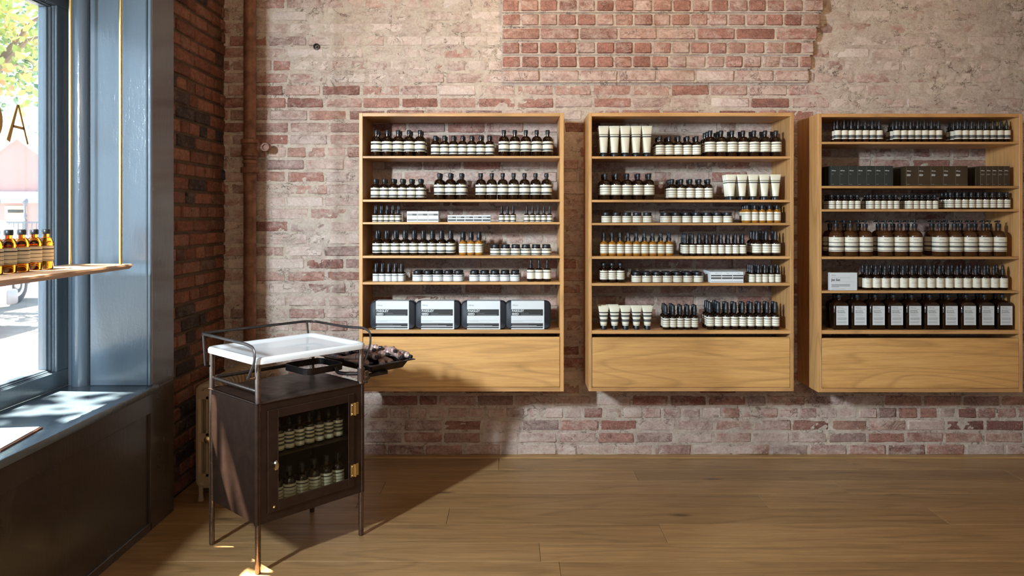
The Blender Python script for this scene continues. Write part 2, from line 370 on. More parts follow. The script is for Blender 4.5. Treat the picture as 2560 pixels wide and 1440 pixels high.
def sst(a, b_, x): t = min(1, max(0, (x - a) / (b_ - a))); return t * t * (3 - 2 * t)
def cover(x, z):      # how thickly old plaster still sits on the wall, 0..1
    c = 0.34
    c += 0.42 * sst(1.95, 2.25, z) * (1 - sst(0.0, 0.15, x)) * sst(-1.5, -1.0, x) * 0.9
    c += 0.62 * sst(1.55, 1.9, x) * sst(1.75, 2.05, z)
    c -= 0.12 * (1 - sst(0.3, 0.55, z)); c += 0.06 * sst(0.8, 1.2, z) * (1 - sst(1.45, 1.65, z))
    c -= 0.22 * sst(1.5, 1.6, z) * (1 - sst(1.95, 2.05, z)) * (1 - sst(-0.6, 0.3, x))
    c += 0.30 * fbm(x * 1.3 + 7, z * 2.2, 3.1, 3)
    for hx, hz, hr in ((-1.12, 2.31, 0.10), (-1.07, 2.245, 0.06), (-1.07, 1.44, 0.05), (-0.95, 0.91, 0.05)):
        c -= 0.9 * max(0, 1 - math.hypot(x - hx, (z - hz) * 1.4) / hr)
    return max(0, min(1, c))
def mortar_out(x, z):
    c = cover(x, z)
    return 0.0050 + 0.0062 * c + 0.0034 * fbm(x * 7, z * 9, 1.7, 4) + 0.0034 * fbm(x * 28, z * 34, 5.2, 4) * (0.6 + c)
def rough_sheet(mb, a0, a1, z0, z1, step, fn, mapper):
    na, nz_ = max(1, int((a1 - a0) / step)), max(1, int((z1 - z0) / step))
    vs = [mapper(a0 + (a1 - a0) * i / na, fn(a0 + (a1 - a0) * i / na, z0 + (z1 - z0) * j / nz_), z0 + (z1 - z0) * j / nz_) for j in range(nz_ + 1) for i in range(na + 1)]
    fs = [(j * (na + 1) + i, j * (na + 1) + i + 1, (j + 1) * (na + 1) + i + 1, (j + 1) * (na + 1) + i) for j in range(nz_) for i in range(na)]
    mb.add(vs, fs)
back_map = lambda a, o, z: (a, -o, z)
XR = 3.6; ZT = 3.2
mb = MB(); rough_sheet(mb, XL - 0.1, XR, 0, 2.75, 0.011, mortar_out, back_map)
mb.box(XL - 0.4, XR, 0.03, 0.25, 0, ZT); mb.box(XL - 0.1, XR, -0.003, 0.03, 2.74, ZT)
wall_back = struct(mb.build('wall_back', M_MORTAR, smooth=True, angle=180))
rn = random.Random(5); rows = []; z = 0.002; k = 0
CABX = ((-0.812, 0.285), (0.385, 1.475), (1.58, 2.66))
bl = []
while z < 2.74:
    ch = 0.0685 + rn.uniform(-0.001, 0.0015); header = (k % 7 == 3); x = XL - 0.05 - (0.11 if k % 2 else 0) - rn.random() * 0.03
    while x < XR:
        L = (0.098 if header or rn.random() < 0.05 else 0.206) + rn.uniform(-0.006, 0.006)
        a0, a1, z0, z1 = x, min(x + L, XR), z + rn.uniform(0, 0.0015), z + ch - 0.0115 + rn.uniform(-0.001, 0.0015)
        x += L + 0.010 + rn.uniform(-0.001, 0.004)
        if a1 - a0 < 0.03: continue
        mx, mz = (a0 + a1) / 2, (z0 + z1) / 2; c = cover(mx, mz)
        fr = 0.0108 + rn.uniform(-0.0025, 0.0012)
        if abs(mx + 1.12) < 0.08 and abs(mz - 2.30) < 0.035: fr = 0.004
        vis = (-1.36 < a0 and a1 < 2.86 and z1 < 2.54)
        hid = any(l < a1 and a0 < r for l, r in CABX) and 0.40 < z0 < 1.90
        hid = hid or (-0.03 < a1 and a0 < 1.74 and z1 > 2.09)
        pr = (a1 - a0) * (1.0 if vis and not hid else 0.0)
        if vis and not hid and c > 0.85: pr *= 0.6
        tone = rn.random(); wash = min(1, max(0, 0.22 + c * 0.7 + rn.uniform(-0.25, 0.35)))
        bl.append((a0, a1, z0, z1, fr, tone, wash, pr))
    z += ch + rn.uniform(0, 0.001); k += 1
make_bricks(wall_back, bl, back_map, M_BRICK, 300, rn)

# the thicker corbelled course block at the top
mbc = MB(); cb = []; zc = 2.088; RP = 0.0757
right = [1.655, 1.664, 1.676, 1.69, 1.702, 1.716, 1.73, 1.75, 1.77]; pro = [0.030, 0.040, 0.048, 0.056, 0.064, 0.074, 0.082, 0.09, 0.10]
kinds = 'shhshhshh'
for i in range(9):
    z0 = zc + i * RP; p = pro[i]; x = -0.052; xr = right[i] - 0.0
    rough_sheet(mbc, -0.055, xr - 0.006, z0 - 0.004, z0 + RP - 0.004, 0.011, lambda a, zz, p=p: p - 0.004 + 0.0022 * fbm(a * 20, zz * 30, 2.2, 3), back_map)
    mbc.box(-0.055, xr - 0.008, -p + 0.004, 0.0, z0 - 0.004, z0 + RP - 0.004)
    while x < xr - 0.03:
        L = (0.092 if kinds[i] == 'h' else 0.205) + rn.uniform(-0.004, 0.004)
        a1 = x + L
        if xr - a1 < 0.05: a1 = xr
        cb.append((x, a1, z0 + 0.003, z0 + RP - 0.013, p + 0.004 + rn.uniform(-0.002, 0.003), rn.random() * 0.75, rn.uniform(0.1, 0.55) if i else 0.6, 1.0 if z0 < 2.54 else 0))
        x = a1 + 0.012
trim = struct(mbc.build('trim_1', M_MORTAR, angle=60))
make_bricks(trim, cb, back_map, M_BRICK, 300, rn)

# brick side wall between the window wall and the corner
mb = MB(); left_map = lambda a, o, z: (XL + o, a, z)
rough_sheet(mb, Y(3.40), 0.0, 0, 2.75, 0.014, lambda a, z: 0.004 + 0.002 * fbm(a * 25, z * 30, 8.0, 3), left_map)
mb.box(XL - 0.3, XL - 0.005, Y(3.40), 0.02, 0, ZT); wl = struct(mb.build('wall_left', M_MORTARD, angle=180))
bl = []; z = 0.01; k = 0
while z < 2.72:
    header = k % 3 == 1; x = Y(3.42) - (0.06 if k % 2 else 0)
    while x < -0.01:
        L = (0.098 if header or rn.random() < 0.2 else 0.20) + rn.uniform(-0.006, 0.006); a1 = min(x + L, -0.008)
        if a1 - x > 0.03: bl.append((x, a1, z + rn.uniform(0, 0.002), z + 0.0565 + rn.uniform(0, 0.002), 0.0125 + rn.uniform(-0.002, 0.003), rn.random(), rn.uniform(0, 0.35), 1 if z < 2.6 else 0))
        x = a1 + 0.012
    z += 0.0695; k += 1
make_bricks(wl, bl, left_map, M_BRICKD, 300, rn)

# floor: individual planks, long side across the room
flo = MB(); flo.box(-2.6, XR, Y(-2.2), 0.02, -0.12, -0.02); flo.box(XL - 0.02, XR, -0.02, 0.02, -0.02, -0.002)
floor = struct(flo.build('floor', flat('subfloor', (0.05, 0.035, 0.02), 0.8), smooth=False))
edges = [4.19, 4.004, 3.835, 3.66, 3.478, 3.297, 3.108, 2.942, 2.77, 2.60]
while edges[-1] > -2.1: edges.append(edges[-1] - 0.174)
jx = lambda px, y: (px - CX) * (2539.0 / (y - HY)) / FP
joints = {0: jx(1247, 1160), 1: jx(1590, 1188), 2: jx(2100, 1215), 3: jx(900, 1250), 4: jx(1120, 1290), 5: jx(1658, 1333), 6: jx(1350, 1380), 7: jx(1400, 1420), 8: 0.8}
rest = MB()
for i in range(len(edges) - 1):
    j = joints.get(i, rn.uniform(-1, 2.5)); xs = [j]
    L = 2.1
    while xs[0] > XL: xs.insert(0, xs[0] - L + rn.uniform(-0.25, 0.1))
    while xs[-1] < XR: xs.append(xs[-1] + L + rn.uniform(-0.3, 0.1))
    for a, b_ in zip(xs, xs[1:]):
        a, b_ = max(a, XL + 0.01), min(b_, XR)
        if b_ - a < 0.02: continue
        if i < 9: centred(MB().cbox(a + 0.0006, b_ - 0.0006, Y(edges[i + 1]) + 0.0006, Y(edges[i]) - 0.0006, -0.019, rn.uniform(-0.0004, 0.0004), 0.0012).build('plank', M_FLOOR, floor, smooth=False))
        else: rest.cbox(a + 0.0006, b_ - 0.0006, Y(edges[i + 1]) + 0.0006, Y(edges[i]) - 0.0006, -0.019, 0.0, 0.0012)
o = rest.build('plank_rows', M_FLOOR, floor, smooth=False); o['kind'] = 'stuff'
o = centred(MB().cbox(XL + 0.02, XR, Y(4.19) + 0.001, -0.004, -0.018, 0.006, 0.002).build('trim_2', M_THRESH, smooth=False)); struct(o)

# unseen shell that gives the room its bounce light
struct(MB().box(-2.3, XR + 0.2, Y(-2.2), 0.25, ZT, ZT + 0.2).build('ceiling', M_CEIL, smooth=False))
struct(MB().box(XR, XR + 0.2, Y(-2.2), 0.25, -0.12, ZT).build('wall_right', M_WHITEWALL, smooth=False))
struct(MB().box(-2.3, XR + 0.2, Y(-2.4), Y(-2.2), -0.12, ZT).build('wall_front', M_WHITEWALL, smooth=False))

# ------------------------------------------------------------------ panelled window wall
D0, D1 = 0.35, 3.249         # window bay along the depth
ww = MB()
ww.box(-2.02, XP - 0.008, Y(-2.2), Y(D1), -0.1, 0.60)              # under the windows
ww.box(-2.02, XP, Y(D1), Y(3.45), -0.1, ZT)                       # end pier
ww.box(-2.02, XP, Y(-2.2), Y(D0), 0.60, ZT)
ww.box(-2.02, XP, Y(D0), Y(D1), 2.42, ZT)                       # lintel
wwo = struct(ww.build('wall_window_side', M_PAINTSHADE, smooth=False))
pn = MB(); pn.cbox(XP - 0.012, XP + 0.003, Y(-2.2), Y(3.235), 0.50, 0.585, 0.002)     # apron band
pn.cbox(XP - 0.012, XP + 0.002, Y(3.225), Y(3.449), 0.0, 0.60, 0.002)                      # end stile
pn.cbox(XP - 0.012, XP + 0.002, Y(-2.2), Y(3.235), 0.0, 0.035, 0.002)
struct(pn.build('trim_3', M_PAINTSHADE, smooth=False))
rv = MB(); rv.cbox(-1.802, -1.557, Y(D1) - 0.012, Y(D1) + 0.001, 0.616, 2.42, 0.002)        # reveal panel
rv.cbox(-1.553, XP + 0.0015, Y(D1) - 0.020, Y(D1) + 0.001, 0.616, 2.42, 0.003)              # corner bead strip
rv.lathe([(0.036, 0.616), (0.036, 2.42)], 24, 0, Matrix.Translation((-1.846, Y(D1) - 0.002, 0)))   # round bead
rv.box(-1.90, -1.81, Y(D1) - 0.006, Y(D1) + 0.001, 0.616, 2.42)
rvo = struct(rv.build('trim_4', M_PAINT))
sl = MB(); sl.cbox(-1.905, -1.516, Y(D0), Y(3.262), 0.588, 0.6165, 0.005, seg=2)
struct(sl.build('trim_5', M_PAINT))
# window 1: stepped frame and pane
win = empty('window_1', (XW, Y((D0 + D1) / 2), 0.6)); struct(win)
def ring_frame(mb, x0, x1, da0, da1, z0, z1, w, c=0.002):
    mb.cbox(x0, x1, Y(da0), Y(da1), z0, z0 + w[0], c); mb.cbox(x0, x1, Y(da0), Y(da1), z1 - w[1], z1, c)
    mb.cbox(x0, x1, Y(da0), Y(da0) + w[2], z0 + w[0], z1 - w[1], c); mb.cbox(x0, x1, Y(da1) - w[3], Y(da1), z0 + w[0], z1 - w[1], c)
fr = MB()
ring_frame(fr, -1.955, XW, D0, 3.248, 0.6165, 2.42, (0.0725, 0.200, 0.084, 0.084))
ring_frame(fr, -1.958, -1.910, 0.434, 3.165, 0.688, 2.221, (0.004, 0.004, 0.006, 0.006), 0.0012)
ring_frame(fr, -1.960, -1.918, 0.437, 3.160, 0.691, 2.218, (0.007, 0.007, 0.012, 0.012), 0.003)
ring_frame(fr, -1.962, -1.927, 0.446, 3.149, 0.697, 2.212, (0.006, 0.006, 0.013, 0.013), 0.002)
f = fr.build('window_frame', M_PAINT, win); f.matrix_parent_inverse = Matrix.Translation(-win.location)
g = MB().box(-1.942, -1.938, Y(0.45), Y(3.142), 0.699, 2.209).build('pane', M_PANE, win, smooth=False); g.matrix_parent_inverse = Matrix.Translation(-win.location)
# gold letters on the pane: an A and the side of a round letter, seen from behind
lt = MB(); YG = lambda px, py: (lambda d: (Y(d), EYE - (py - HY) * d / FP))(1.937 * FP / (CX - px))
def stroke(mb, a, b_, wa, wb):
    pa, pb = Vector(YG(*a)), Vector(YG(*b_)); t = (pb - pa).normalized(); n = Vector((-t.y, t.x))
    q = [pa + n * wa, pb + n * wb, pb - n * wb, pa - n * wa]
    vs = [(-1.9365, p.x, p.y) for p in q] + [(-1.9379, p.x, p.y) for p in q]
    mb.add(vs, [(0, 1, 2, 3), (7, 6, 5, 4), (0, 4, 5, 1), (1, 5, 6, 2), (2, 6, 7, 3), (3, 7, 4, 0)])
stroke(lt, (44.5, 262), (20.5, 352), 0.0055, 0.011); stroke(lt, (46, 262), (69.5, 361), 0.0045, 0.0050); stroke(lt, (32, 315), (60, 322), 0.0052, 0.0052)
A = lt.build('window_letter', M_GOLDLEAF, smooth=False); tag(A, 'gold letter A on the window pane, seen from behind', 'lettering', 'gold letters on the window')
lt = MB(); n = 28; cd, cz = 2.825, 1.7; vs = []
for rr, sw in ((0.074, 1.0), (0.062, 0.72)):
    for k in range(n):
        a = 2 * math.pi * k / n; vs.append((-1.9365, Y(cd) + 0.058 * sw * math.cos(a) * (rr / 0.074), cz + rr * math.sin(a)))
vs += [(-1.9379, p[1], p[2]) for p in vs]
fs = []
for k in range(n):
    k2 = (k + 1) % n; fs += [(k, k2, n + k2, n + k), (2 * n + k, 3 * n + k, 3 * n + k2, 2 * n + k2), (k, 2 * n + k, 2 * n + k2, k2), (n + k, n + k2, 3 * n + k2, 3 * n + k)]
lt.add(vs, fs); o = lt.build('window_letter', M_GOLDLEAF); tag(o, 'round gold letter cut off by the left edge of the photo', 'lettering', 'gold letters on the window')

# hanging shelf
hs = empty('hanging_shelf', (-1.68, Y(2.4), 1.144)); tag(hs, 'wooden board shelf hung on brass rods inside the window', 'shelf')
bd = MB(); n = 40; yb0, yb1 = Y(2.0), Y(3.1); topo = []; vs = []
for i in range(n + 1):
    y = yb0 + (yb1 - yb0) * i / n; e = 0.006 * fbm(y * 3.2, 4.0, 0.3, 3) + 0.003 * fbm(y * 17, 1.0, 0.3, 2)
    vs += [(-1.80, y, 1.124), (-1.80, y, 1.144), (-1.556 + e, y, 1.144), (-1.552 + e, y, 1.137), (-1.566 + e, y, 1.124)]
fs = [(i * 5 + k, i * 5 + (k + 1) % 5, (i + 1) * 5 + (k + 1) % 5, (i + 1) * 5 + k) for i in range(n) for k in range(5)] + [(4, 3, 2, 1, 0), tuple(n * 5 + k for k in range(5))]
def child(mbx, name, mats, par, **kw):
    o = mbx.build(name, mats, par, **kw); o.matrix_parent_inverse = Matrix.Translation(-Vector(par.location)); return o
child(bd.add(vs, fs), 'board', M_BOARD, hs, angle=25)
for rx, rd in ((-1.585, 3.07), (-1.788, 3.07), (-1.585, 2.05), (-1.788, 2.05)):
    child(MB().lathe([(0.0065, 1.13), (0.0065, 2.42)], 14, 0, Matrix.Translation((rx, Y(rd), 0))), 'rod', M_BRASS, hs)
# booklet on the sill
bk = empty('booklet', (-1.665, Y(2.44), 0.6165), 0.12); tag(bk, 'brown folder with a white sheet lying on the window sill', 'booklet')
MB().cbox(-0.085, 0.085, -0.13, 0.13, 0.0, 0.006, 0.001).build('folder', flat('brown_card', (0.16, 0.07, 0.04), 0.6), bk, smooth=False)
MB().cbox(-0.08, 0.078, -0.122, 0.124, 0.006, 0.009, 0.0008).build('sheet', flat('white_paper', (0.8, 0.8, 0.78), 0.7), bk, smooth=False)

# ------------------------------------------------------------------ pipe and radiator in the corner
px_, py_ = -1.442, Y(4.17); pp = empty('heating_pipe', (px_, py_, 0)); tag(pp, 'rusty brown vertical heating pipe in the brick corner', 'pipe')
MB().lathe([(0.0335, 0.0), (0.0335, 1.54)], 20).build('lower_pipe', M_RUST, pp)
MB().lathe([(0.0335, 1.76), (0.0325, 3.2)], 20).build('upper_pipe', M_RUST, pp)
MB().lathe([(0.036, 1.53), (0.036, 1.575), (0.049, 1.577), (0.049, 1.607), (0.034, 1.609), (0.034, 1.625), (0.039, 1.63), (0.039, 1.645), (0.032, 1.65), (0.038, 1.655), (0.038, 1.665), (0.046, 1.67), (0.047, 1.69), (0.042, 1.70), (0.043, 1.735), (0.049, 1.74), (0.049, 1.76), (0.034, 1.762)], 20).build('coupling', M_RUST, pp)
tee = MB(); RX = Matrix.Translation((0.03, 0, 1.715)) @ Matrix.Rotation(math.pi / 2, 4, 'Y')
tee.lathe([(0.026, 0.0), (0.026, 0.028), (0.019, 0.029), (0.019, 0.045), (0.022, 0.046), (0.022, 0.075)], 16, 0, RX)
tee.lathe([(0.023, -0.02), (0.023, 0.022), (0.015, 0.022), (0.013, 0.012)], 16, 0, Matrix.Translation((0.093, -0.01, 1.717)) @ Matrix.Rotation(math.pi / 2, 4, 'X'))
tee.build('side_outlet', M_RUST, pp)
rad = empty('radiator', (-1.43, Y(3.84), 0)); tag(rad, 'ivory cast iron column radiator against the brick wall behind the steel cart', 'radiator')
sec = MB(); T = 0.017
def rr_outline(x0, x1, z0, z1, r, n=5):
    out = []
    for cx, cz, a0 in ((x1 - r, z1 - r, 0), (x0 + r, z1 - r, 90), (x0 + r, z0 + r, 180), (x1 - r, z0 + r, 270)):
        for k in range(n + 1):
            a = math.radians(a0 + 90 * k / n); out.append((cx + r * math.cos(a), cz + r * math.sin(a)))
    return out
def loop_tube(mb, o, r, ry):
    pts = [(x, 0, z) for x, z in o]; mb.tube(pts, r, 8, 0, None, ry / r, True)
loop_tube(sec, rr_outline(-0.042, 0.042, 0.075, 0.535, 0.022), 0.013, T)
for cx in (0.0,): sec.box(cx - 0.006, cx + 0.006, -T * 0.8, T * 0.8, 0.09, 0.52)
for zz in (0.50, 0.30, 0.11): sec.box(-0.04, 0.04, -T * 0.8, T * 0.8, zz - 0.02, zz + 0.02)
for zz in (0.512, 0.10): sec.lathe([(0.018, -0.022), (0.018, 0.022)], 14, 0, Matrix.Translation((0, 0, zz)) @ Matrix.Rotation(math.pi / 2, 4, 'X'))
sm = sec.mesh('radiator_section', [M_RADI])
for i in range(13):
    o = bpy.data.objects.new('section', sm); C.collection.objects.link(o); o.parent = rad; o.location = (0, -0.27 + i * 0.0445, 0)
for y_ in (-0.27, 0.264):
    for x_ in (-0.035, 0.035): MB().lathe([(0.014, 0.0), (0.010, 0.03), (0.012, 0.085)], 10, 0, Matrix.Translation((x_, y_, 0))).build('foot', M_RADI, rad)
vv = MB(); VX = Matrix.Translation((0.012, -0.295, 0.30)) @ Matrix.Rotation(math.pi / 2, 4, 'X')
vv.lathe([(0.008, -0.01), (0.010, 0.006), (0.015, 0.010), (0.015, 0.022), (0.006, 0.026)], 14, 0, VX).build('valve', M_BRASS, rad)

bo = empty('wall_bolt', (-1.092, 0.0, 2.286)); tag(bo, 'small dark pipe stub in a hole in the upper left brickwork', 'bolt')
MB().lathe([(0.017, 0.0), (0.019, 0.016), (0.012, 0.018), (0.010, 0.012)], 14, 0, Matrix.Rotation(math.pi / 2, 4, 'X')).build('socket', M_BLKSTEEL, bo)
MB().lathe([(0.006, 0.0), (0.006, 0.022), (0.003, 0.026)], 10, 0, Matrix.Translation((0, 0, -0.002)) @ Matrix.Rotation(math.pi / 2, 4, 'X')).build('pin', M_TUBING, bo)

# ================================================================== OAK CABINETS
DF, DB = 3.95, 4.236       # cabinet front and back depth
PXM = DF / FP
zx = lambda py, d=DF: EYE - (py - HY) * d / FP
xx = lambda px, d=DF: (px - CX) * d / FP
CABS = {
 'left':   dict(x=(897.5, 906.5, 1400.2, 1409.6), top=(282.5, 291), bot=(968.5, 979), sh=[(389.8, 395.6), (498.8, 504.6), (555.4, 560.8), (639.2, 645.6), (705.2, 711.6), (825, 833.8)], dr=(842.8, 967.8)),
 'middle': dict(x=(1471.7, 1479.6, 1976, 1984.6), top=(282, 290.8), bot=(969, 978.5), sh=[(390.8, 396.6), (499.5, 505.6), (557.4, 563.2), (640.9, 647.4), (708, 714.8), (826.2, 834.8)], dr=(843.8, 968.3)),
 'right':  dict(x=(2045, 2054.4, 2548.6, 2557), top=(284, 292.7), bot=(971, 981), sh=[(354.4, 360), (464.8, 470.6), (523, 529), (641.8, 648), (727, 733), (825.8, 835.2)], dr=(845.8, 970.3))}
SHELFZ = {}
for nm, c in CABS.items():
    xo0, xi0, xi1, xo1 = [xx(p) for p in c['x']]; zt0, zt1 = zx(c['top'][0]), zx(c['top'][1]); zb0, zb1 = zx(c['bot'][0]), zx(c['bot'][1])
    root = empty('wall_cabinet', ((xo0 + xo1) / 2, Y(DB), zb1))
    tag(root, {'left': 'open oak wall cabinet of bottles directly behind the steel cart, leftmost of three', 'middle': 'open oak wall cabinet of bottles in the middle of the three', 'right': 'open oak wall cabinet holding dark boxes and large pump bottles, rightmost of three'}[nm], 'cabinet', 'oak wall cabinets')
    L = Vector(root.location)
    def part(name, x0, x1, d0, d1, z0, z1, mat, c_=0.0012):
        o = centred(MB().cbox(x0, x1, Y(d0), Y(d1), z0, z1, c_).build(name, mat, smooth=False)); o.parent = root; o.matrix_parent_inverse = Matrix.Translation(-L); return o
    part('side_panel', xo0, xi0, DF, DB, zb1, zt0, M_OAKZ); part('side_panel', xi1, xo1, DF, DB, zb1, zt0, M_OAKZ)
    part('top_board', xi0, xi1, DF, DB, zt1, zt0, M_OAKX); part('bottom_board', xi0, xi1, DF, DB, zb1, zb0, M_OAKX)
    SHELFZ[nm] = []
    for i, (a, b_) in enumerate(c['sh']):
        part('shelf', xi0, xi1, DF + 0.001, DB, zx(b_), zx(a), M_OAKX); SHELFZ[nm].append(zx(a))
    part('drawer_front', xi0 + 0.0022, xi1 - 0.002, DF + 0.001, DF + 0.02, zx(c['dr'][1]), zx(c['dr'][0]), M_OAKD, 0.0015)
    part('drawer_box', xi0 + 0.012, xi1 - 0.012, DF + 0.021, DB - 0.02, zx(c['dr'][1]) + 0.006, zx(c['dr'][0]) - 0.03, M_OAKX)

# ================================================================== PRODUCTS
STY = {   # bands from the bottom of the label to its top: (height share, material slot)
 'a': [(.08, 0), (.20, 2), (.03, 0), (.31, 0), (.05, 0), (.15, 1), (.18, 0)],
 'b': [(.05, 0), (.03, 1), (.20, 0), (.035, 1), (.20, 0), (.035, 1), (.20, 0), (.08, 1), (.17, 0)],
 'c': [(.12, 0), (.34, 2), (.54, 0)],
 'd': [(.72, 0), (.08, 1), (.20, 0)],
 'e': [(.06, 0), (.03, 1), (.19, 0), (.04, 1), (.19, 0), (.09, 2), (.17, 0), (.04, 1), (.19, 0)],
 'f': [(.05, 0), (.04, 1), (.18, 0), (.13, 2), (.20, 0), (.05, 1), (.10, 0), (.25, 0)],
 'g': [(.03, 0), (.03, 1), (.20, 0), (.13, 2), (.12, 0), (.12, 2), (.11, 0), (.10, 2), (.16, 0)],
 'p': [(1.0, 0)]}
LM = [M_CREAM, M_BLACKP, M_GREYP, M_MIDP]
def label_mesh(r, z0, z1, sty, white=False, txt=None):
    prof = [(r, z0)]; ms = []; z = z0
    for h, m_ in STY[sty]: z += h * (z1 - z0); prof.append((r, z)); ms.append(m_)
    prof = [(r - 0.0007, z0)] + prof + [(r - 0.0007, z1)]; ms = [0] + ms + [0]
    mb = MB().lathe(prof, 22, ms, None, cap=False)
    if txt:
        for s, x, z, sz, mat in txt:
            if s == '-': # a line of small print
                w, h = sz; n = 6; vs = []
                for k in range(n + 1):
                    a = (x + w * k / n) / r
                    for zz in (z, z + h): vs.append(((r + 0.0002) * math.sin(a), -(r + 0.0002) * math.cos(a), zz))
                mb.add(vs, [(2 * k, 2 * k + 2, 2 * k + 3, 2 * k + 1) for k in range(n)], mat)
            else: text_round(mb, s, x, z, sz, r + 0.0002, mat)
    return mb.mesh('label', ([M_WHITEL] if white else [M_CREAM]) + LM[1:])
def body_prof(r, hs, hn, rn_, base=0.003):   # straight to hs, dome to hn, neck radius rn_
    p = [(r - base, 0.0), (r, base), (r, hs)]
    for k in range(1, 7):
        t = k / 6 * math.pi / 2; p.append((rn_ + (r - rn_) * math.cos(t), hs + (hn - hs) * math.sin(t) * 0.92))
    p.append((rn_, hn + 0.012)); return p
def bottle(key, name, r, h, hs, hn, rn_, capprof, lab, sty, glass=None, white=False, txt=None, cat='bottle', capname='cap'):
    parts = [(None, MB().lathe(body_prof(r, hs, hn, rn_), 22).mesh(name, [glass or M_BROWNGLASS], angle=50)),
             (capname, MB().lathe(capprof, 16).mesh(capname, [M_CAP], angle=40)), ('label', label_mesh(r + 0.0006, lab[0], lab[1], sty, white, txt))]
    PROTO[key] = dict(name=name, cat=cat, parts=parts, r=r, h=h)
PROTO = {}
def screw(r, z0, z1): return [(r, z0), (r + 0.0004, z0 + 0.001), (r + 0.0004, z1 - 0.002), (r - 0.001, z1)]
def drop(rc, z0, zc, rb, z1): return [(rc, z0), (rc, zc), (rb + 0.001, zc + 0.002), (rb + 0.0015, (zc + z1) / 2), (rb, z1 - 0.006), (rb * 0.6, z1)]
def spray(rc, z0, zc, rt, z1): return [(rc, z0), (rc, zc), (rt * 1.35, zc + 0.001), (rt * 1.1, (zc + z1) / 2), (rt, z1 - 0.002), (rt * 0.8, z1)]
W3 = [('Aēsop.', -0.016, 0.0545, 0.0055, 3)]
bottle('tall', 'screw_cap_bottle', 0.0282, 0.140, 0.081, 0.110, 0.0095, screw(0.0110, 0.120, 0.140), (0.0265, 0.0785), 'a')
bottle('tallB', 'screw_cap_bottle', 0.0282, 0.140, 0.081, 0.110, 0.0095, screw(0.0110, 0.120, 0.140), (0.0265, 0.0785), 'b')
bottle('short', 'screw_cap_bottle', 0.0232, 0.110, 0.064, 0.084, 0.0090, screw(0.0108, 0.091, 0.110), (0.0120, 0.0620), 'a')
bottle('shortB', 'screw_cap_bottle', 0.0232, 0.110, 0.064, 0.084, 0.0090, screw(0.0108, 0.091, 0.110), (0.0120, 0.0620), 'b')
bottle('vial', 'dropper_bottle', 0.0143, 0.087, 0.037, 0.044, 0.0062, drop(0.0070, 0.046, 0.062, 0.0032, 0.087), (0.0015, 0.0360), 'a')
bottle('spray', 'spray_bottle', 0.0235, 0.131, 0.064, 0.084, 0.0090, spray(0.0108, 0.090, 0.110, 0.0070, 0.131), (0.0135, 0.0625), 'a')
bottle('amberA', 'amber_pump_bottle', 0.0205, 0.123, 0.064, 0.074, 0.0100, spray(0.0118, 0.078, 0.093, 0.0092, 0.123), (0.0130, 0.0600), 'b', M_AMBER)
bottle('jar', 'cream_jar', 0.0262, 0.055, 0.037, 0.039, 0.0215, screw(0.0215, 0.040, 0.055), (0.0020, 0.0355), 'a', cat='jar', capname='lid')
bottle('jarD', 'cream_jar', 0.0262, 0.055, 0.037, 0.039, 0.0215, screw(0.0215, 0.040, 0.055), (0.0020, 0.0355), 'd', white=True, cat='jar', capname='lid')
bottle('jarB', 'cream_jar', 0.0262, 0.055, 0.037, 0.039, 0.0215, screw(0.0215, 0.040, 0.055), (0.0020, 0.0355), 'b', cat='jar', capname='lid')
bottle('minipump', 'small_pump_bottle', 0.0160, 0.094, 0.042, 0.048, 0.0080, spray(0.0090, 0.050, 0.066, 0.0062, 0.094), (0.0015, 0.0410), 'd', white=True)
bottle('minipumpB', 'small_pump_bottle', 0.0162, 0.094, 0.044, 0.050, 0.0080, spray(0.0090, 0.052, 0.068, 0.0062, 0.094), (0.0020, 0.0430), 'b')
bottle('oil', 'dropper_bottle', 0.0208, 0.117, 0.062, 0.070, 0.0080, drop(0.0092, 0.074, 0.088, 0.0052, 0.117), (0.0140, 0.0605), 'd')
bottle('amberS', 'small_amber_bottle', 0.0188, 0.094, 0.058, 0.068, 0.0085, screw(0.0098, 0.072, 0.094), (0.0120, 0.0560), 'b', M_AMBER)
bottle('amberD', 'amber_dropper_bottle', 0.0208, 0.124, 0.063, 0.076, 0.0088, drop(0.0100, 0.080, 0.094, 0.0055, 0.124), (0.0140, 0.0605), 'b', M_AMBER)
bottle('slimD', 'dropper_bottle', 0.0182, 0.117, 0.058, 0.066, 0.0080, drop(0.0092, 0.070, 0.088, 0.0062, 0.117), (0.0130, 0.0580), 'b')
bottle('sprayB', 'spray_bottle', 0.0240, 0.131, 0.064, 0.084, 0.0090, spray(0.0108, 0.088, 0.108, 0.0070, 0.131), (0.0160, 0.0630), 'b')
bottle('medium', 'round_stopper_bottle', 0.0212, 0.104, 0.064, 0.077, 0.0085, [(0.007, 0.080), (0.012, 0.086), (0.0135, 0.094), (0.010, 0.102), (0.004, 0.104)], (0.0160, 0.0625), 'b')
bottle('slimcap', 'tall_cap_bottle', 0.0182, 0.128, 0.062, 0.076, 0.0080, spray(0.0100, 0.078, 0.094, 0.0090, 0.128), (0.0135, 0.0600), 'b')
bottle('bigcap', 'tall_cap_bottle', 0.0208, 0.143, 0.068, 0.085, 0.0085, spray(0.0110, 0.089, 0.106, 0.0098, 0.143), (0.0190, 0.0670), 'b')
bottle('vialC', 'dropper_bottle', 0.0177, 0.118, 0.063, 0.070, 0.0075, drop(0.0090, 0.073, 0.090, 0.0036, 0.118), (0.0180, 0.0630), 'c')
bottle('mini', 'round_stopper_bottle', 0.0160, 0.078, 0.044, 0.056, 0.0070, [(0.006, 0.058), (0.009, 0.063), (0.0105, 0.069), (0.008, 0.076), (0.003, 0.078)], (0.0025, 0.0430), 'e')
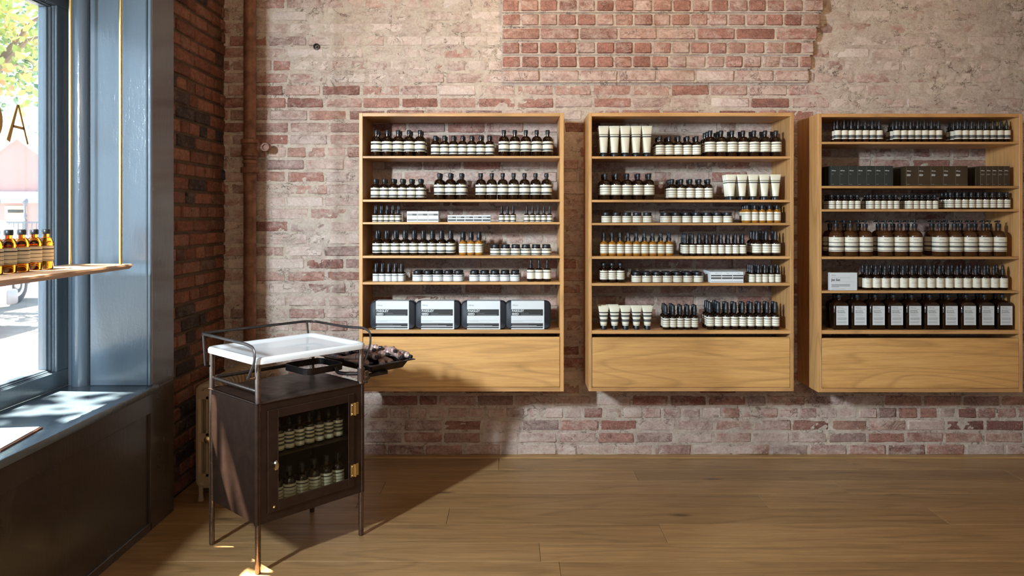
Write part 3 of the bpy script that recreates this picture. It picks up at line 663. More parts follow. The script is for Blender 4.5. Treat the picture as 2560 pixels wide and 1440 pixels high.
bottle('midcap', 'screw_cap_bottle', 0.0178, 0.090, 0.052, 0.065, 0.0080, screw(0.0095, 0.070, 0.090), (0.0080, 0.0500), 'e')
bottle('serum', 'dropper_bottle', 0.0232, 0.131, 0.064, 0.080, 0.0085, drop(0.0105, 0.090, 0.107, 0.0062, 0.131), (0.0130, 0.0620), 'p',
       txt=[('Aēsop.', -0.016, 0.055, 0.0055, 2), ('-', -0.016, 0.046, (0.026, 0.0006), 3), ('-', -0.016, 0.040, (0.030, 0.0008), 3), ('-', -0.016, 0.037, (0.028, 0.0008), 3), ('-', -0.016, 0.034, (0.030, 0.0008), 3), ('-', -0.016, 0.022, (0.024, 0.0006), 3)])
# 500 ml pump bottle
def pump_head(zc0, zc1, ztop, rr=0.0125):
    mb = MB().lathe([(rr, zc0), (rr + 0.0004, zc0 + 0.001), (rr + 0.0004, zc1), (rr - 0.003, zc1 + 0.001), (0.0035, zc1 + 0.002), (0.0035, ztop - 0.008)], 16)
    mb.lathe([(0.006, ztop - 0.010), (0.0075, ztop - 0.008), (0.0075, ztop - 0.001), (0.006, ztop)], 14)
    mb.tube([(0.0, 0.0, ztop - 0.0045), (-0.020, -0.004, ztop - 0.004), (-0.033, -0.007, ztop - 0.008)], [0.0042, 0.0036, 0.0026], 8); return mb
PROTO['pump'] = dict(name='pump_bottle', cat='bottle', r=0.0378, h=0.188, parts=[
    (None, MB().lathe(body_prof(0.0375, 0.104, 0.138, 0.011, 0.005), 28).mesh('pump_bottle', [flat('warm_brown_glass', (0.055, 0.020, 0.006), 0.06)], angle=50)),
    ('pump', pump_head(0.150, 0.170, 0.1885).mesh('pump', [M_CAP])),
    ('label', label_mesh(0.0382, 0.026, 0.101, 'f', txt=[('Aēsop.', -0.030, 0.086, 0.0095, 3), ('-', -0.030, 0.0650, (0.056, 0.0022), 3), ('-', -0.030, 0.0395, (0.050, 0.0016), 3)]))])
# square mouthwash bottle
sq = MB(); hw, hd_ = 0.041, 0.026
def rrect(w, d_, r, n=4): return [(a, b_) for a, b_ in rr_outline(-w, w, -d_, d_, r, n)]
def loft(mb, rings, mat=0):
    n = len(rings[0][0]); vs = [(x, y, z) for o_, z in rings for x, y in o_]
    fs = [(i * n + k, i * n + (k + 1) % n, (i + 1) * n + (k + 1) % n, (i + 1) * n + k) for i in range(len(rings) - 1) for k in range(n)]
    fs += [tuple(range(n - 1, -1, -1)), tuple(range((len(rings) - 1) * n, len(rings) * n))]; return mb.add(vs, fs, mat)
loft(sq, [(rrect(hw - .003, hd_ - .003, .006), 0), (rrect(hw, hd_, .008), .003), (rrect(hw, hd_, .008), .126), (rrect(hw - .003, hd_ - .003, .010), .136), (rrect(hw - .012, hd_ - .008, .012), .144), (rrect(.016, .014, .0125), .150), (rrect(.0105, .0105, .0100), .154), (rrect(.0105, .0105, .0100), .170)])
lb = MB(); lb.box(-0.0315 + 0.004, 0.0315 + 0.004, -hd_ - 0.0006, -hd_ + 0.001, 0.024, 0.124, 0)
yy = -hd_ - 0.0008
text_flat(lb, 'Aēsop.', -0.022, 0.1115, 0.0115, yy, 3)
lb.add([(-0.022, yy, .106), (0.030, yy, .106), (0.030, yy, .1066), (-0.022, yy, .1066)], [(0, 1, 2, 3)], 1)
text_flat(lb, 'MOUTHWASH', -0.022, 0.0960, 0.0070, yy, 1, 0.012, 0.82); text_flat(lb, 'BAIN DE BOUCHE', -0.022, 0.0870, 0.0070, yy, 1, 0.012, 0.72)
for zz, w_ in ((.079, .034), (.073, .040), (.063, .048), (.060, .050), (.057, .049), (.054, .050), (.051, .046), (.042, .050), (.039, .049), (.036, .044), (.028, .050)):
    lb.add([(-0.022, yy, zz), (-0.022 + w_, yy, zz), (-0.022 + w_, yy, zz + .0011), (-0.022, yy, zz + .0011)], [(0, 1, 2, 3)], 3)
PROTO['square'] = dict(name='square_pump_bottle', cat='bottle', r=0.0445, h=0.19, parts=[(None, sq.mesh('square_pump_bottle', [M_BROWNGLASS], angle=50)), ('pump', pump_head(0.164, 0.180, 0.1925, 0.0115).mesh('pump', [M_CAP])), ('label', lb.mesh('label', [M_WHITEL] + LM[1:], False))])
# tubes that stand on their caps
def tube_proto(key, h, rb, cw, capr, caph, bands, mat_body):
    n = 20; rings = []; K = 10
    for i in range(K + 1):
        t = i / K; z = caph + (h - caph) * t; e = t ** 1.2
        rx_, ry_ = rb + (cw / 2 - rb) * t ** 1.1, rb * (1 - e) + 0.0006
        if i == 0: rx_ = ry_ = rb * 0.97
        rings.append(([(rx_ * math.cos(2 * math.pi * k / n), ry_ * math.sin(2 * math.pi * k / n)) for k in range(n)], z))
    def at_t(t):
        f = t * K; i = min(K - 1, int(f)); u = f - i; a, b_ = rings[i], rings[i + 1]
        return [((p[0] * (1 - u) + q[0] * u) * 1.012, (p[1] * (1 - u) + q[1] * u) * 1.012 + (0.0003 if p[1] > 0 else -0.0003)) for p, q in zip(a[0], b_[0])], a[1] * (1 - u) + b_[1] * u
    body = loft(MB(), rings).mesh('cream_tube', [mat_body])
    pr = MB()
    for t0, t1, m_ in bands:
        a, b_ = at_t(t0), at_t(t1); vs = [(x, y, a[1]) for x, y in a[0]] + [(x, y, b_[1]) for x, y in b_[0]]
        pr.add(vs, [(k, (k + 1) % n, n + (k + 1) % n, n + k) for k in range(n)], m_)
    PROTO[key] = dict(name='cream_tube', cat='tube', r=cw / 2, h=h, rd=rb + 0.001, parts=[(None, body), ('cap', MB().lathe([(capr * .94, 0), (capr, .001), (capr, caph - .001), (capr * .96, caph)], 18).mesh('cap', [M_CAP])), ('printed_band', pr.mesh('printed_band', LM))])
tube_proto('tubeL', 0.164, 0.0185, 0.0545, 0.0160, 0.022, [(.06, .065, 1), (.57, .62, 2), (.66, .685, 1)], M_TUBE)
tube_proto('tubeM', 0.134, 0.0165, 0.0560, 0.0150, 0.020, [(.06, .065, 1), (.60, .66, 2), (.71, .735, 1)], M_TUBE)
tube_proto('tubeS', 0.122, 0.0170, 0.0570, 0.0140, 0.021, [(.04, .055, 1), (.20, .33, 2), (.45, .55, 2), (.64, .70, 1)], M_TUBE)

ROOTS = []
def inst(key, loc, rz, label, group):
    P = PROTO[key]; root = bpy.data.objects.new(P['name'], P['parts'][0][1]); C.collection.objects.link(root)
    root.location = loc; root.rotation_euler = (0, 0, rz); tag(root, label, P['cat'], group)
    for nm_, me in P['parts'][1:]:
        o = bpy.data.objects.new(nm_, me); C.collection.objects.link(o); o.parent = root
    ROOTS.append(root); return root
ORD = ['first', 'second', 'third', 'fourth', 'fifth', 'sixth', 'seventh', 'eighth', 'ninth', 'tenth', 'eleventh', 'twelfth', 'thirteenth', 'fourteenth', 'fifteenth', 'sixteenth']
NUM = {1: 'one', 2: 'two', 3: 'three', 4: 'four', 5: 'five', 6: 'six', 7: 'seven', 8: 'eight', 9: 'nine', 10: 'ten', 16: 'sixteen'}
SH = ['top', 'second', 'third', 'fourth', 'fifth', 'bottom']
def row(cab, si, key, n, px0, pitch, nd, desc, where, dfront=0.028, back_n=2):
    P = PROTO[key]; rd = P.get('rd', P['r']); d0 = DF + dfront + rd; z = SHELFZ[cab][si] + 0.0003; X0 = (px0 - CX) * (d0 - 0.25 * rd) / FP; pt = max(pitch * d0 / FP, P['r'] * 2 + 0.0014) if not P.get('rd') else pitch * d0 / FP
    step = (rd * 2 + 0.004) if key in ('pump', 'square') else (rd * 2 + 0.005)
    if key == 'square': step = 0.062; d0 = DF + 0.026 + 0.02
    full = {'brown': 'brown'}.get(desc, desc)
    for r_ in range(nd):
        if d0 + r_ * step + rd > DB - 0.004: break
        for i in range(n):
            if r_ >= 2 and i >= back_n: continue
            o_ = ORD[i] + ' from left'
            pre = o_ + (' of ' + NUM[n] if r_ == 0 else (' in second row,' if r_ == 1 else ' in rear row,'))
            if r_ and i == n - 1: pre = 'last' + (' in second row,' if r_ == 1 else ' in rear row,')
            if r_: pre = pre.replace(' from left', '')
            lb_ = f"{pre} {full}, {where + ', ' if where else ''}{SH[si]} shelf, {cab} cabinet"
            rz = RN.uniform(-0.22, 0.22) if not P.get('rd') and key != 'square' else RN.uniform(-0.02, 0.02)
            if key in ('pump', 'serum'): rz = RN.uniform(-0.05, 0.12) + (0.12 if cab == 'right' else 0)
            inst(key, (X0 + i * pt + (r_ * 0.0015) + RN.uniform(-0.0005, 0.0005) * 0, Y(d0 + r_ * step), z), rz, lb_, f"{desc}, {where + ', ' if where else ''}{SH[si]} shelf of the {cab} cabinet")
Lg, Mg, Rg = 'left group', 'middle group', 'right group'
row('left', 0, 'tall', 5, 940.2, 27.3, 2, 'tall brown bottles', Lg)
row('left', 0, 'short', 7, 1088.3, 22.2, 2, 'short brown bottles', Mg)
row('left', 0, 'tall', 5, 1259.8, 27.3, 1, 'tall brown bottles', Rg)
row('left', 1, 'short', 6, 937.5, 22.6, 2, 'short brown bottles', Lg)
row('left', 1, 'tall', 3, 1098.2, 27.5, 2, 'tall brown bottles', Mg)
row('left', 1, 'tall', 7, 1202, 27.3, 1, 'tall brown bottles', Rg)
row('left', 2, 'vial', 5, 937.5, 13.7, 2, 'tiny dropper vials', 'far left')
row('left', 2, 'vial', 3, 1254, 13.5, 2, 'tiny dropper vials', 'beside white boxes')
row('left', 2, 'vial', 5, 1317, 13.9, 2, 'tiny dropper vials', 'far right')
row('left', 3, 'spray', 9, 942, 22.6, 2, 'brown spray bottles', Lg)
row('left', 3, 'amberA', 3, 1156.9, 20.1, 2, 'amber pump bottles', Mg)
row('left', 3, 'jar', 6, 1238, 25.6, 2, 'striped cream jars', Rg)
row('left', 4, 'minipump', 5, 939.3, 15.7, 2, 'small pump bottles', '')
row('left', 4, 'jarD', 5, 1043.3, 25.5, 2, 'white-labelled jars', Lg)
row('left', 4, 'jarD', 5, 1185.4, 25.5, 2, 'white-labelled jars', Rg)
row('left', 4, 'oil', 3, 1327.3, 20.3, 1, 'pale-labelled dropper bottles', '')
row('middle', 0, 'tubeL', 5, 1509.4, 27.1, 3, 'tall cream tubes', '')
row('middle', 0, 'shortB', 5, 1651, 22.4, 3, 'short brown bottles', '')
row('middle', 0, 'tallB', 7, 1776.3, 27.4, 3, 'tall brown bottles', '')
row('middle', 1, 'tallB', 5, 1513.7, 27.2, 3, 'tall brown bottles', '')
row('middle', 1, 'shortB', 5, 1681, 22.4, 3, 'short brown bottles', '')
row('middle', 1, 'tubeM', 5, 1828.4, 27.8, 3, 'cream tubes', '')
row('middle', 2, 'jarB', 5, 1516.4, 25.6, 1, 'striped jars', Lg)
row('middle', 2, 'jarB', 7, 1666, 25.6, 2, 'striped jars', Mg)
row('middle', 2, 'amberS', 5, 1869.5, 18.3, 3, 'small amber bottles', '')
row('middle', 3, 'amberD', 9, 1510.7, 20.25, 2, 'amber dropper bottles', '')
row('middle', 3, 'slimD', 9, 1714, 17.75, 3, 'slim brown droppers', '')
row('middle', 3, 'sprayB', 3, 1893.3, 23.3, 3, 'brown spray bottles', '')
row('middle', 4, 'medium', 3, 1510.2, 20.7, 2, 'round-stopper bottles', '')
row('middle', 4, 'jarB', 7, 1591.9, 25.6, 2, 'striped jars', '')
row('middle', 4, 'minipumpB', 5, 1881, 15.75, 3, 'small pump bottles', '')
row('middle', 5, 'tubeS', 5, 1509.4, 27.4, 3, 'banded cream tubes', '', dfront=0.02)
row('middle', 5, 'slimcap', 5, 1665.3, 17.5, 3, 'slim black-capped bottles', '', dfront=0.02)
row('middle', 5, 'bigcap', 9, 1775.8, 20.0, 3, 'tall black-capped bottles', '', dfront=0.02)
row('right', 0, 'vialC', 7, 2094.3, 17.0, 2, 'slim dropper bottles', Lg)
row('right', 0, 'vialC', 7, 2242.6, 17.0, 3, 'slim dropper bottles', Mg)
row('right', 0, 'vialC', 8, 2395.8, 17.15, 3, 'slim dropper bottles', Rg)
row('right', 2, 'mini', 5, 2081, 15.5, 3, 'tiny striped bottles', 'far left')
row('right', 2, 'mini', 5, 2178, 15.7, 3, 'tiny striped bottles', 'second group')
row('right', 2, 'mini', 5, 2274.9, 15.4, 3, 'tiny striped bottles', 'third group')
row('right', 2, 'midcap', 9, 2377.2, 17.25, 3, 'small capped bottles', '')
row('right', 3, 'pump', 3, 2091.8, 36.4, 2, 'large pump bottles', Lg, dfront=0.015)
row('right', 3, 'pump', 3, 2215.6, 36.7, 2, 'large pump bottles', Mg, dfront=0.015)
row('right', 3, 'pump', 5, 2352.4, 36.6, 2, 'large pump bottles', Rg, dfront=0.015)
row('right', 4, 'serum', 16, 2168.7, 22.6, 2, 'pale-labelled dropper bottles', '')
row('right', 5, 'square', 10, 2095.2, 45.0, 2, 'square brown bottles', '')

# boxes -------------------------------------------------------------
def carton(name, w, d_, h, mats, bands=None, texts=None):
    mb = MB().cbox(-w / 2, w / 2, 0, d_, 0, h, 0.0007, 0); y = -0.0002
    for z0, z1, m_ in bands or []: mb.add([(-w / 2 + .0015, y, z0 * h), (w / 2 - .0015, y, z0 * h), (w / 2 - .0015, y, z1 * h), (-w / 2 + .0015, y, z1 * h)], [(0, 1, 2, 3)], m_)
    for t in texts or []:
        if t[0] == '-': x, z, ww, hh, m_ = t[1:]; mb.add([(x, y - .0001, z), (x + ww, y - .0001, z), (x + ww, y - .0001, z + hh), (x, y - .0001, z + hh)], [(0, 1, 2, 3)], m_)
        else: text_flat(mb, t[0], t[1], t[2], t[3], y - .0001, t[4], t[5] if len(t) > 5 else 0.0)
    return mb.mesh(name, mats, False)
def boxrow(cab, si, me, n, px0, px1, desc, nd, d_, dfront=0.022, where=''):
    d0 = DF + dfront; w = (px1 - px0) / n * d0 / FP
    for r_ in range(nd):
        for i in range(n):
            o = bpy.data.objects.new('carton', me); C.collection.objects.link(o)
            o.location = ((px0 - CX) * d0 / FP + (i + 0.5) * w, Y(d0 + r_ * (d_ + .001)), SHELFZ[cab][si] + .0003)
            pre = ORD[i] + ' from left of ' + NUM[n] if r_ == 0 else ORD[i] + (' in second row,' if r_ == 1 else ' in rear row,')
            tag(o, f"{pre} {desc}, {SH[si]} shelf, {cab} cabinet", 'box', f"{desc}, {SH[si]} shelf of the {cab} cabinet")
WM = [M_WHITEL, M_BLACKP, M_GREYP, M_MIDP]; k_ = (DF + .022) / FP
boxrow('left', 2, carton('carton', 79 / 3 * k_ - .0006, 0.05, 0.0565, WM, [(.10, .28, 3), (.60, .78, 3)], [('-', 0.002, .0345, .022, .009, 2)]), 3, 1017, 1096.3, 'white striped boxes', 2, 0.05)
boxrow('left', 2, carton('carton', 107.7 / 5 * k_ - .0006, 0.04, 0.0365, WM, [(.12, .42, 2), (.58, .82, 3)], [('-', 0.002, .022, .018, .006, 1)]), 5, 1119.2, 1226.9, 'small striped boxes', 2, 0.04)
boxrow('middle', 4, carton('carton', 82.3 / 3 * k_ - .0006, 0.15, 0.0575, WM, [(.07, .10, 2), (.34, .50, 2), (.60, .70, 1)], [('Aēsop.', -0.004, .048, .005, 2)]), 3, 1776.7, 1859, 'long white boxes', 1, 0.15)
boxrow('right', 1, carton('carton', 156 / 7 * k_ - .0006, 0.065, 0.1055, [M_GREENBOX, M_WHITEL, M_MIDP, M_EDGE], None, [('Aēsop.', -0.0195, .0785, .008, 1, .006), ('-', -0.0195, .0615, .011, .002, 2), ('-', -0.0195, .0075, .013, .002, 2), ('-', -0.0231, 0.001, .0007, .1035, 3)]), 7, 2077, 2233, 'dark green boxes', 3, 0.065)
boxrow('right', 1, carton('carton', 154 / 5 * k_ - .0006, 0.085, 0.1045, [M_BROWNBOX, M_WHITEL, M_MIDP, M_EDGE], None, [('Aēsop.', -0.029, .0765, .008, 1, .006), ('-', -0.029, .0625, .016, .002, 2), ('-', -0.029, .0575, .021, .0025, 1), ('-', -0.029, .0530, .019, .0025, 1), ('-', -0.029, .0075, .014, .0018, 2), ('-', -0.029, .0060, .058, .0005, 2), ('-', -0.0318, 0.001, .0007, .1025, 3)]), 5, 2265.4, 2419.6, 'wide brown boxes', 2, 0.085)
boxrow('right', 1, carton('carton', 74 / 5 * k_ - .0006, 0.04, 0.1045, [M_BROWNBOX, M_WHITEL, M_MIDP, M_EDGE], None, [('Aēsop.', -0.013, .0785, .007, 1, .004), ('-', -0.013, .0615, .018, .002, 2), ('-', -0.013, .0575, .016, .002, 2), ('-', -0.013, .0075, .010, .0018, 2), ('-', -0.0150, 0.001, .0007, .1025, 3)]), 5, 2451, 2525, 'narrow brown boxes', 3, 0.04)
cd = carton('card', 0.1425, 0.03, 0.0925, WM, None, [('Aēsop.', -0.064, .0765, .0085, 3), ('-', -0.064, .0655, .099, .0006, 2), ('Jet Set', -0.064, .0490, .0175, 1, .010), ('-', -0.064, .0435, .118, .0004, 3)] + [('-', -0.064, .0295 - i * .0042, (.098, .096, .098, .04)[i], .0022, 3) for i in range(4)] + [('-', -0.064, .006, .075, .0012, 3)])
o = bpy.data.objects.new('carton', cd); C.collection.objects.link(o); o.location = (xx(2109.5, 3.97), Y(3.972), SHELFZ['right'][4] + .0003)
tag(o, 'cream box printed Jet Set at the left end of the fifth shelf, right cabinet', 'box')

# four zip cases with printed sleeves -------------------------------
cs = MB()
for w_, h_, y0, y1, rr in ((0.1195, 0.147, 0.0, 0.032, 0.028), (0.1215, 0.149, 0.032, 0.036, 0.029), (0.1195, 0.147, 0.036, 0.068, 0.028)):
    o_ = rr_outline(-w_, w_, 0.0005, h_, rr, 6); o2 = rr_outline(-w_ + .006, w_ - .006, 0.006, h_ - .006, rr - .006, 6); n = len(o_)
    if y0 == 0.0: rings = [(o2, y0), (o_, y0 + .007), (o_, y1)]
    elif y0 > .035: rings = [(o_, y0), (o_, y1 - .007), (o2, y1)]
    else: rings = [(o_, y0), (o_, y1)]
    vs = [(x, y, z) for oo, y in rings for x, z in oo]
    cs.add(vs, [(i * n + k, (i + 1) * n + k, (i + 1) * n + (k + 1) % n, i * n + (k + 1) % n) for i in range(len(rings) - 1) for k in range(n)] + [tuple(range(n)), tuple(range(len(rings) * n - 1, (len(rings) - 1) * n - 1, -1))])
case_me = cs.mesh('zip_case', [M_CASE], angle=50)
slv = MB(); sx0, sx1, sh_ = -0.088, 0.0855, 0.1475
slv.cbox(sx0, sx1, -0.0015, 0.0690, 0.0, sh_ + .001, 0.0008, 0); y_ = -0.0020
def bar_(x, z, w_, h_, m_): slv.add([(x, y_, z), (x + w_, y_, z), (x + w_, y_, z + h_), (x, y_, z + h_)], [(0, 1, 2, 3)], m_)
H = sh_; zf = lambda v: H * (1 - (v - 975) / 337.0)
bar_(sx0, zf(1148), .1665, zf(1072) - zf(1148), 1); bar_(sx0, zf(1275), .1665, zf(1238) - zf(1275), 1); bar_(sx0, zf(1298), .1665, zf(1282) - zf(1298), 1)
y_ = -0.0024
text_flat(slv, 'Aēsop.', -0.081, zf(1030), .0105, y_, 3)
text_flat(slv, 'PARSLEY', -0.0845, zf(1104), .0165, y_, 0, .028); text_flat(slv, 'SEED', -0.0845, zf(1141), .0165, y_, 0, .028)
for x, z, w_, h_, m_ in ((-.037, 1122, .040, .0012, 3), (-.037, 1140, .105, .0018, 3), (-.083, 1207, .155, .0009, 3), (-.083, 1217, .055, .0009, 3), (-.083, 1232, .118, .0007, 3), (-.083, 1247, .165, .0010, 3), (-.083, 1256, .085, .0010, 3), (-.083, 1269, .128, .0014, 0), (-.083, 1292, .09, .0008, 3)): bar_(x, zf(z), w_, h_, m_)
slv_me = slv.mesh('sleeve', WM, False)
for i, pxc in enumerate((979.5, 1092.5, 1207.8, 1320)):
    r_ = bpy.data.objects.new('zip_case', case_me); C.collection.objects.link(r_); r_.location = ((pxc - CX) * 3.965 / FP + (0.004 if i < 3 else 0.0), Y(3.968 + 0.003 * (i % 2)), SHELFZ['left'][5] + .0006); r_.scale = (1, 1, 1)
    tag(r_, f"black zip case in printed sleeve, {ORD[i]} from the left on the bottom shelf, left cabinet", 'case', 'zip cases with printed sleeves')
    o = bpy.data.objects.new('sleeve', slv_me); C.collection.objects.link(o); o.parent = r_

# amber bottles on the hanging shelf, back-lit
bottle('shelfb', 'amber_glass_bottle', 0.0252, 0.147, 0.092, 0.120, 0.0105, screw(0.0138, 0.129, 0.147), (0.030, 0.085), 'b', M_AMBERCLEAR)
for r_, (X_, n) in enumerate(((-1.7370, 7), (-1.7905, 7))):
    for i in range(n):
        d = 2.825 - 0.0700 * i + (0.012 if r_ else 0)
        inst('shelfb', (X_, Y(d), 1.1443), 0.6 + RN.uniform(-0.2, 0.2), f"{ORD[i]} from the right of the {'front' if r_ == 0 else 'window-side'} row of amber bottles, hanging shelf", 'amber bottles on the hanging shelf')

# ================================================================== STEEL CART
TH = math.atan2(0.733, 0.680); cart = empty('steel_cart', (-0.952, Y(2.84), 0), TH); tag(cart, 'old dark steel medical cart with white enamel tray and glass door', 'cart')
CW, CD = 0.468, 0.371
def cp(mb, name, mats, par=None, **kw): o = mb.build(name, mats, par or cart, **kw); return o
for lx, ly in ((0, 0), (CW, 0), (0, CD), (CW, CD)):
    cp(MB().lathe([(0.0095, 0), (0.0108, 0.004), (0.0108, 0.79), (0.009, 0.794)], 16, 0, Matrix.Translation((lx, ly, 0))), 'leg', M_TUBING)
zb, zt = 0.184, 0.639
bx = MB()
bx.box(-0.006, -0.002, 0.008, CD - 0.008, zb, zt); bx.box(CW + 0.002, CW + 0.006, 0.008, CD - 0.008, zb, zt)
bx.box(0.008, CW - 0.008, CD, CD + 0.004, zb, zt); bx.box(0, CW, 0.0, CD, zb, zb + 0.005)
bx.cbox(-0.012, CW + 0.012, -0.012, CD + 0.012, zt - 0.006, zt, 0.002)
bx.box(0.006, 0.032, -0.009, -0.004, zb, zt - 0.006); bx.box(0.424, CW - 0.006, -0.009, -0.004, zb, zt - 0.006)
bx.box(0.032, 0.424, -0.009, -0.004, zb, 0.2185); bx.box(0.032, 0.424, -0.009, -0.004, 0.6065, zt - 0.006)
bx.tube([(-0.004, 0.0, zb), (-0.004, 0.0, zt)], 0.0115, 14); bx.tube([(CW + 0.002, 0.0, zb), (CW + 0.002, 0.0, zt)], 0.0115, 14)
cp(bx, 'body', M_STEEL)
cp(MB().box(0.004, CW - 0.004, 0.02, CD - 0.002, 0.4115, 0.4165), 'inner_shelf', M_STEEL, smooth=False)
dr = cp(MB().cbox(0.033, 0.0763, -0.014, -0.009, 0.2185, 0.606, 0.0015).cbox(0.395, 0.423, -0.014, -0.009, 0.2185, 0.606, 0.0015).cbox(0.0763, 0.395, -0.014, -0.009, 0.2185, 0.258, 0.0015).cbox(0.0763, 0.395, -0.014, -0.009, 0.572, 0.606, 0.0015), 'door', M_STEEL, smooth=False)
cp(MB().box(0.0763, 0.395, -0.012, -0.0105, 0.258, 0.572), 'pane', M_DOORGLASS, dr, smooth=False)
e = MB()
for a, b_, z0, z1 in ((0.0740, 0.0765, 0.256, 0.574), (0.3948, 0.3970, 0.256, 0.574)): e.box(a, b_, -0.0152, -0.0135, z0, z1)
cp(e, 'glazing_bead', M_TUBING, dr, smooth=False)
kb = MB().lathe([(0.005, 0), (0.005, 0.012), (0.011, 0.016), (0.013, 0.022), (0.010, 0.028), (0.003, 0.030)], 16, 0, Matrix.Translation((0.055, -0.014, 0.400)) @ Matrix.Rotation(math.pi / 2, 4, 'X') @ Matrix.Diagonal((0.8, 1.5, 1, 1)))
cp(kb, 'knob', flat('nickel', (0.75, 0.65, 0.5), 0.15, 1.0), dr)
cp(MB().lathe([(0.005, 0), (0.005, 0.003), (0.002, 0.006)], 10, 0, Matrix.Translation((0.058, -0.014, 0.238)) @ Matrix.Rotation(math.pi / 2, 4, 'X')), 'screw', M_BRASS, dr)
for hz in (0.540, 0.286):
    h = MB().cbox(0.406, 0.424, -0.0165, -0.014, hz - .025, hz + .025, 0.001).cbox(0.430, 0.448, -0.0115, -0.009, hz - .025, hz + .025, 0.001).tube([(0.427, -0.0165, hz - .026), (0.427, -0.0165, hz + .026)], 0.0045, 10)
    for sx_, sy_ in ((0.413, -0.0165), (0.441, -0.0115)):
        for dz in (-.018, .018): h.lathe([(0.003, 0), (0.002, 0.0015)], 8, 0, Matrix.Translation((sx_, sy_, hz + dz)) @ Matrix.Rotation(math.pi / 2, 4, 'X'))
    cp(h, 'hinge', M_BRASS)
cp(MB().tube(smooth_path([(0, 0.0, .682), (-0.001, CD, .682), (CW, CD, .682)], 6, 0.03), 0.0085, 12), 'lower_rail', M_TUBING)
# enamel tray
tr = MB()
def outl(e, r): return rr_outline(-e, CW + e, -e, CD + e, r, 6)
rings = [(outl(.016, .030), .784), (outl(.020, .034), .785), (outl(.021, .035), .800), (outl(.016, .032), .808), (outl(.008, .028), .8095), (outl(-.004, .022), .806), (outl(-.016, .016), .799), (outl(-.03, .01), .7975)]
n = len(rings[0][0]); vs = [(x, y, z) for o_, z in rings for x, y in o_]
fs = [(i * n + k, i * n + (k + 1) % n, (i + 1) * n + (k + 1) % n, (i + 1) * n + k) for i in range(len(rings) - 1) for k in range(n)] + [tuple(range((len(rings) - 1) * n, len(rings) * n))]
nb = len(vs); vs += [(x, y, .790) for x, y in outl(.012, .028)]; fs += [(k, nb + k, nb + (k + 1) % n, (k + 1) % n) for k in range(n)] + [tuple(range(nb + n - 1, nb - 1, -1))]
cp(tr.add(vs, fs), 'enamel_tray', M_ENAMEL, angle=60)
# guard rail
rl = smooth_path([(-.034, .012, .733), (-.024, -.022, .800), (-.022, -.012, .848), (-.024, .04, .858), (-.032, CD + .035, .8615), (CW - .01, CD + .040, .860), (CW + .028, CD + .02, .858), (CW + .030, .17, .856), (CW + .032, .02, .864), (CW + .034, -.018, .850), (CW + .034, -.020, .800), (CW + .018, -.004, .732)], 5, 0.03)
cp(MB().tube(rl, 0.0062, 10, 0, None, 0.6), 'guard_rail', M_BLKSTEEL)
cp(MB().tube([(-.022, CD + .03, .860), (-.026, CD + .015, .80), (-.030, CD - .005, .735), (-.012, CD, .730)], 0.0045, 8), 'rail_support', M_BLKSTEEL)
cp(MB().tube([(CW - .005, CD + .038, .858), (CW - .004, CD + .026, .80)], 0.0050, 8), 'rail_support', M_BLKSTEEL)
for a, b_ in (((-.034, .012, .733), (-.006, .0, .735)), ((CW + .018, -.004, .732), (CW + .004, 0, .735))): cp(MB().tube([a, b_], 0.005, 8), 'rail_hook', M_TUBING)
# basin ring on a swivel arm
rg = MB(); o1 = rr_outline(.272, .470 - .01, .100, .292, .035, 6); o2 = rr_outline(.2745, .4575, .1025, .2895, .0325, 6); n = len(o1); zr0, zr1 = .684, .711
vs = [(x, y, zr0) for x, y in o1] + [(x, y, zr1) for x, y in o1] + [(x, y, zr1) for x, y in o2] + [(x, y, zr0) for x, y in o2]
rg.add(vs, [(a * n + k, a * n + (k + 1) % n, ((a + 1) % 4) * n + (k + 1) % n, ((a + 1) % 4) * n + k) for a in range(4) for k in range(n)])
rg.tube(smooth_path([(CW + .004, .0, .678), (CW - .045, .045, .678), (CW - .060, .085, .680), (CW - .060, .098, .700)], 5, 0.02), 0.0075, 10)
cp(rg, 'basin_ring', M_BLKSTEEL, angle=50)
sw = MB().lathe([(0.0155, .648), (0.0155, .702)], 14, 0, Matrix.Translation((CW, 0, 0))).cbox(CW + .008, CW + .032, -.014, .012, .650, .690, 0.003)
sw.lathe([(0.008, 0), (0.008, .012)], 6, 0, Matrix.Translation((CW + .02, -.014, .662)) @ Matrix.Rotation(math.pi / 2, 4, 'X')).lathe([(0.006, 0), (0.006, .012)], 8, 0, Matrix.Translation((CW + .012, -.012, .645)) @ Matrix.Rotation(math.pi / 2, 4, 'X'))
cp(sw, 'swivel_bracket', M_TUBING)
# side tray
sx0_, sx1_, sy0, sy1 = CW + .034, CW + .276, -.022, .395; st = MB()
def rect(e): return [(sx0_ + e, sy0 + e), (sx1_ - e, sy0 + e), (sx1_ - e, sy1 - e), (sx0_ + e, sy1 - e)]
rings = [(rect(.040), .668), (rect(.022), .700), (rect(0), .702), (rect(0), .7055), (rect(.024), .7035), (rect(.042), .672)]
loft(st, rings); st.cbox(CW + .01, sx1_ - .13, .005, .020, .654, .669, .002)
cp(st, 'side_tray', M_BLKSTEEL, angle=25)
